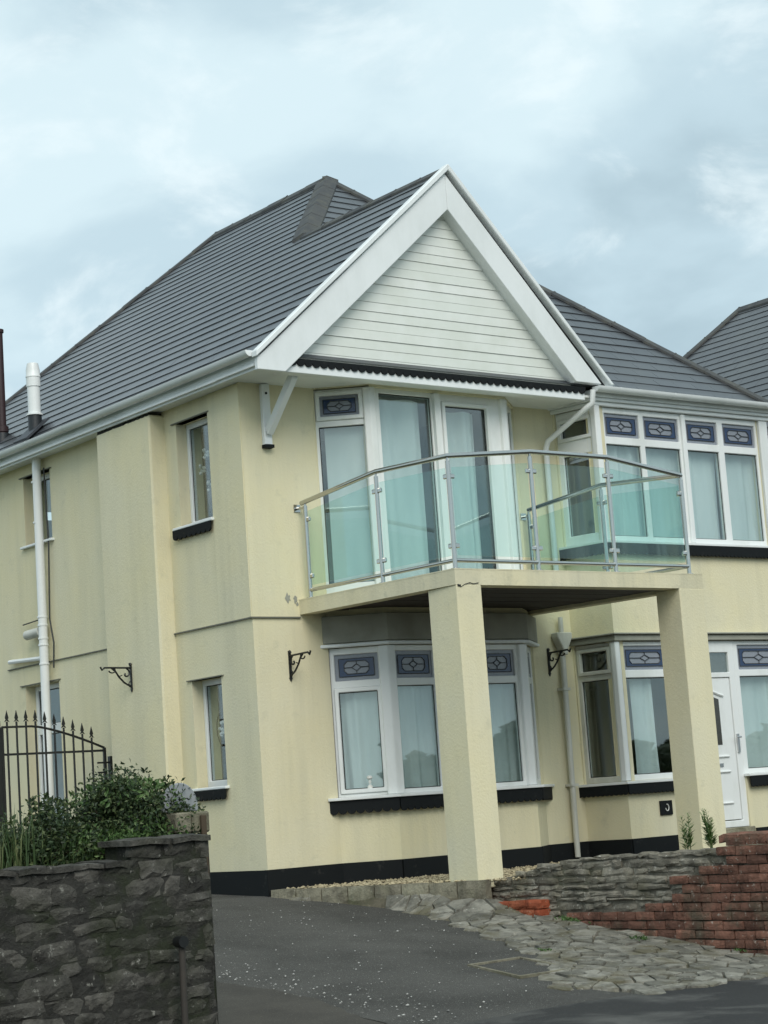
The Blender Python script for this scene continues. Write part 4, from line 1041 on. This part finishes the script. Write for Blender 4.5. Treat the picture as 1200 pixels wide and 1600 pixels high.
while tries < 6000:
    tries += 1; y = rr.uniform(-6.7, .3); x = rr.uniform(-1.7, 1.3)
    rad_ = .05+.17*((x*7.13+y*3.7) % 1.0)**1.5
    if all(((x-a)*1.0)**2+((y-b)*.7)**2 > max(rad_, rb_)**2*.8 for a, b, rb_ in seeds): seeds.append((x, y, rad_))
for (sx, sy, _r) in seeds:
    if not (interp(sy, OUTR)-.02 < sx < interp(sy, INN)-.0 and -6.38 < sy < -.15): continue
    poly = [(sx-.4, sy-.4), (sx+.4, sy-.4), (sx+.4, sy+.4), (sx-.4, sy+.4)]
    for (ax, ay, _r2) in seeds:
        if (ax, ay) == (sx, sy) or abs(ax-sx) > .8 or abs(ay-sy) > .8: continue
        mx, my, nx2, ny2 = (sx+ax)/2, (sy+ay)/2, ax-sx, ay-sy; new = []
        for i in range(len(poly)):
            p, q2 = poly[i], poly[(i+1) % len(poly)]
            dp_, dq = (p[0]-mx)*nx2+(p[1]-my)*ny2, (q2[0]-mx)*nx2+(q2[1]-my)*ny2
            if dp_ <= 0: new.append(p)
            if dp_*dq < 0: t = dp_/(dp_-dq); new.append((p[0]+(q2[0]-p[0])*t, p[1]+(q2[1]-p[1])*t))
        poly = new
        if len(poly) < 3: break
    if len(poly) < 3: continue
    poly = [(min(px_, interp(py_, INN)+.01), py_) for px_, py_ in poly]
    cx = sum(p[0] for p in poly)/len(poly); cy = sum(p[1] for p in poly)/len(poly)
    hgt = rr.uniform(.000, .014); tx, ty = rr.uniform(-.05, .05), rr.uniform(-.05, .05)
    g = G(); n = len(poly); lo = []; hi = []
    for (px_, py_) in poly:
        a, b = cx+(px_-cx)*.95+rr.uniform(-.008, .008), cy+(py_-cy)*.95+rr.uniform(-.008, .008)
        lo.append(Vector((a, b, pav_z(a, b)-.03)))
        a2, b2 = cx+(px_-cx)*rr.uniform(.84, .93), cy+(py_-cy)*rr.uniform(.84, .93)
        hi.append(Vector((a2, b2, pav_z(a2, b2)+hgt+tx*(a2-cx)+ty*(b2-cy))))
    g.add(lo+hi+[Vector((cx, cy, pav_z(cx, cy)+hgt+rr.uniform(-.003, .006)))], [(k, (k+1) % n, n+(k+1) % n, n+k) for k in range(n)]+[(n+k, n+(k+1) % n, 2*n) for k in range(n)])
    g.build('paving_stone', 'paving', PV)
# inspection cover
MC = thing('inspection_cover', (-.93, -4.87, -.77), 'sunken rectangular inspection cover with pale metal rim in the drive', 'cover')
cc = [(-1.16, -4.53), (-.53, -4.55), (-.75, -5.24), (-1.29, -5.18)]
cc = [(-1.20, -4.55), (-.62, -4.52), (-.64, -5.20), (-1.24, -5.22)]
cz = lambda p, e: Vector((p[0], p[1], drive_z(p[1])+e))
ci = [(p[0]+(-.92-p[0])*.09, p[1]+(-4.87-p[1])*.09) for p in cc]
g = G()
for k in range(4):
    l = (k+1) % 4; g.add([cz(cc[k], -.02), cz(cc[l], -.02), cz(ci[l], -.02), cz(ci[k], -.02), cz(cc[k], .022), cz(cc[l], .022), cz(ci[l], .022), cz(ci[k], .022)], [(4,5,6,7),(0,1,5,4),(2,3,7,6),(3,2,1,0)])
g.build('rim', 'kerbstone', MC)
g = G(); g.add([cz(p, .008) for p in ci], [(0, 1, 2, 3)]); g.build('lid', 'asphalt', MC)
# small blue scrap by the wall foot
g = G(); c = Vector((.50, -6.75, -.92)); g.add([c+Vector((v.x*.05, v.y*.04, v.z*.02)) for v in IV], IF); tag(g.build('plastic_scrap', 'blue_plastic'), 'small blue plastic scrap on the tarmac at the right', 'litter')

# ------------------------------------------------------------------ plants
def leaves(g, spots, size, rr, up=.3, asp=.5):
    for p in spots:
        a = rr.uniform(0, 6.283); t = rr.uniform(-.5, 1.0)
        d = Vector((math.cos(a)*math.cos(t), math.sin(a)*math.cos(t), math.sin(t)+up)).normalized()
        s = d.cross(Vector((rr.uniform(-1, 1), rr.uniform(-1, 1), rr.uniform(-.3, 1)))).normalized(); l = size*rr.uniform(.6, 1.3); w_ = l*asp*.5
        n = s.cross(d)*l*.10
        g.add([p, p+d*l*.5+s*w_+n, p+d*l, p+d*l*.5-s*w_+n], [(0, 1, 2, 3)])
def bush(name, c, rad, n, label, mat, size, seed, lumps=26, group=None, soilz=.3):
    rr = random.Random(seed); c = Vector(c); o = thing(name, (c.x, c.y, soilz), label, 'shrub', group)
    g = G(); tips = []
    for k in range(lumps):
        while True:
            v = Vector((rr.uniform(-1, 1), rr.uniform(-1, 1), rr.uniform(-.75, 1)))
            if .45 < v.length < 1.0: break
        tip = c+Vector((v.x*rad[0], v.y*rad[1], v.z*rad[2])); tips.append((tip, rr.uniform(.16, .30)))
        b = Vector((c.x+rr.uniform(-.12, .12), c.y+rr.uniform(-.1, .1), soilz-.02)); mid = (b+tip)/2+Vector((rr.uniform(-.06, .06), rr.uniform(-.06, .06), .05))
        g.tube([b, mid, tip], [.014, .009, .004], 5)
    g.build('branches', 'bark', o)
    g = G(); sp = []
    for i in range(n):
        tip, s = tips[rr.randrange(len(tips))]
        v = Vector((rr.gauss(0, 1), rr.gauss(0, 1), rr.gauss(0, 1))).normalized()*(rr.random()**.45)*s
        q_ = tip+Vector((v.x*rad[0]/.5*.8, v.y*rad[1]/.5*.8, v.z*.75))
        if q_.x < c.x+rad[0]*1.12: sp.append(q_)
    leaves(g, sp, size, rr); fo = g.build('foliage', mat, o); return o
bush('shrub', (-4.60, -5.22, .56), (.46, .40, .27), 15000, 'dense dark green shrub with small leaves behind the stone wall', 'leaf_dark', .034, 3, 40)
bush('shrub', (-5.22, -5.25, .42), (.34, .34, .20), 6500, 'lower mid green shrub between the tall grass and the dark shrub', 'leaf_dark', .04, 4, 26)
bush('shrub', (-4.80, -5.55, .36), (.42, .16, .10), 4200, 'low trailing greenery spilling over the top of the stone wall', 'leaf_fresh', .034, 6, 22)
# yellower new growth on the big shrub is part of it: spread on top
rr = random.Random(12)
g = G(); sp = []
for _ in range(900):
    a, b = max(-.4, min(.24, rr.gauss(0, .2))), rr.gauss(0, .15); sp.append(Vector((-4.6+a, -5.25+b, .80-.5*a*a-.6*b*b+rr.uniform(-.08, .06))))
leaves(g, sp, .04, rr, .5)
for o in [q for q in COL.objects if q.name == 'shrub']:
    g.build('new_growth', 'leaf_fresh', o)
g = G(); sp = []
for _ in range(2400):
    x = rr.uniform(-6.5, -5.0); y = rr.uniform(-5.6, -4.3); h = rr.uniform(.15, .52)*(1 if x < -5.4 else .6)
    b = Vector((x, y, .27)); a = rr.uniform(0, 6.283); lean = rr.uniform(.02, .16)
    d = Vector((math.cos(a), math.sin(a), 0)); s = Vector((-d.y, d.x, 0))*rr.uniform(.003, .008)
    m_ = b+d*lean*.4+Vector((0, 0, h*.6)); t = b+d*lean+Vector((0, 0, h*rr.uniform(.85, 1)))
    g.add([b-s, b+s, m_+s*.8, m_-s*.8, t], [(0, 1, 2, 3), (3, 2, 4)])
tag(g.build('tall_grass', 'blade'), 'tall rough grass growing in the raised bed at the left', 'grass', kind='stuff')
g = G(); g.box((-9, -5.66, -.9), (-4.62, -2.5, .275)); tag(g.build('raised_bed', 'soil'), kind='structure')
def weed(loc, h, n, label, seed, spread=.4):
    rr = random.Random(seed); c = Vector(loc); o = thing('weed', loc, label, 'weed', 'green weeds behind the flank wall')
    gs, gl = G(), G()
    for k in range(n):
        a = rr.uniform(0, 6.28); hh = h*rr.uniform(.6, 1); b = c+Vector((rr.uniform(-.02, .02), rr.uniform(-.02, .02), 0)); t = c+Vector((math.cos(a)*hh*spread, math.sin(a)*hh*spread, hh))
        gs.tube([b, (b+t)/2+Vector((0, 0, .03)), t], [.005, .004, .002], 4)
        for q in range(46):
            f = .15+.85*q/46; p = b+(t-b)*f+Vector((0, 0, .03*math.sin(f*3.1))); an = rr.uniform(0, 6.28)
            d = Vector((math.cos(an), math.sin(an), rr.uniform(.3, .9))).normalized(); l = .09*(1.15-f*.8)*rr.uniform(.7, 1.2); s = d.cross(Vector((0, 0, 1))).normalized()*l*.10
            gl.add([p, p+d*l*.5+s, p+d*l, p+d*l*.5-s], [(0, 1, 2, 3)])
    gs.build('stem', 'leaf_fresh', o); gl.build('leaf', 'weed_leaf', o); return o
weed((1.14, -4.80, -.03), .36, 4, 'small upright feathery weed, left of the pair by the right pillar', 31, .16)
weed((1.14, -5.08, -.03), .40, 8, 'larger bushy feathery weed, right of the pair by the right pillar', 32, .22)
# moss and weeds along the joints
g = G(); rr = random.Random(77); sp = []
for _ in range(7):
    y = rr.uniform(-5.7, -2.9); x = interp(y, INN)-rr.uniform(.0, .12) if rr.random() < .6 else rr.uniform(interp(y, OUTR), interp(y, INN))
    for _ in range(45): xx, yy = x+rr.gauss(0, .035), y+rr.gauss(0, .05); sp.append(Vector((xx, yy, pav_z(xx, yy)+.005)))
leaves(g, sp, .03, rr, .9); tag(g.build('joint_weeds', 'leaf_fresh'), 'little tufts of weed in the joints of the crazy paving', 'weeds', kind='stuff')

# front boundary beyond the right edge of the view
BW = thing('boundary_wall', (4.6, -5.9, -.95), 'cream rendered boundary wall along the pavement beyond the brick pier', 'wall')
G().box((1.27, -6.0, -1.2), (19.0, -5.8, .0)).build('wall_body', 'render_cream', BW)
for k in range(20):
    G().box((1.26+k*.887, -6.03, .001), (1.26+k*.887+.88, -5.77, .06)).build('coping_stone', 'kerbstone', BW, bevel=.01)
g = G(); g.add([(8.0, -5.8, -.3), (40, -5.8, -.3), (40, 30, -.3), (8.0, 30, -.3)], [(0, 1, 2, 3)]); struct('neighbour_yard', g, 'old_tarmac')
g = G(); g.add([(-40, -2.5, -.24), (-4.6, -2.5, -.24), (-4.6, 30, .3), (-40, 30, .3)], [(0, 1, 2, 3)]); struct('side_garden', g, 'meadow')
# ------------------------------------------------------------------ neighbouring house and the far side of the road
NH = thing('house', (15, 4, -.25), 'neighbouring house of which only the dark tiled roof shows at the right', 'house')
make_roof(NH, 11.25, gable=False)
g = G(); g.box((11.27, -.3, -.3), (18.7, 8.7, 5.2)); g.build('wall', 'render_cream', NH)
gg = G(); gg.tube([(11.0, -.7, 5.2), (11.0, 8.9, 5.2)], .06, 10); gg.build('gutter', 'white_paint', NH)
g = G(); rr = random.Random(55); sp = []
g.box((-20, -24.4, -1.2), (68, -23.7, 1.15))
for k in range(4200):
    x = rr.uniform(-20, 68); top = 1.95+.35*math.sin(x*.56)+.25*math.sin(x*1.9+1)+.15*math.sin(x*4.3); t = rr.random(); z = .3+(top-.3)*t; q = rr.uniform(.35, .6)*(1-.65*t)
    g.add([Vector((x, -24+rr.uniform(-.5, .5), z))+v*q*rr.uniform(.75, 1.15) for v in IV], IF)
tag(g.build('far_hedge', 'hedge_leaf'), 'dark green hedge across the road, mirrored in the windows', 'hedge', kind='stuff')
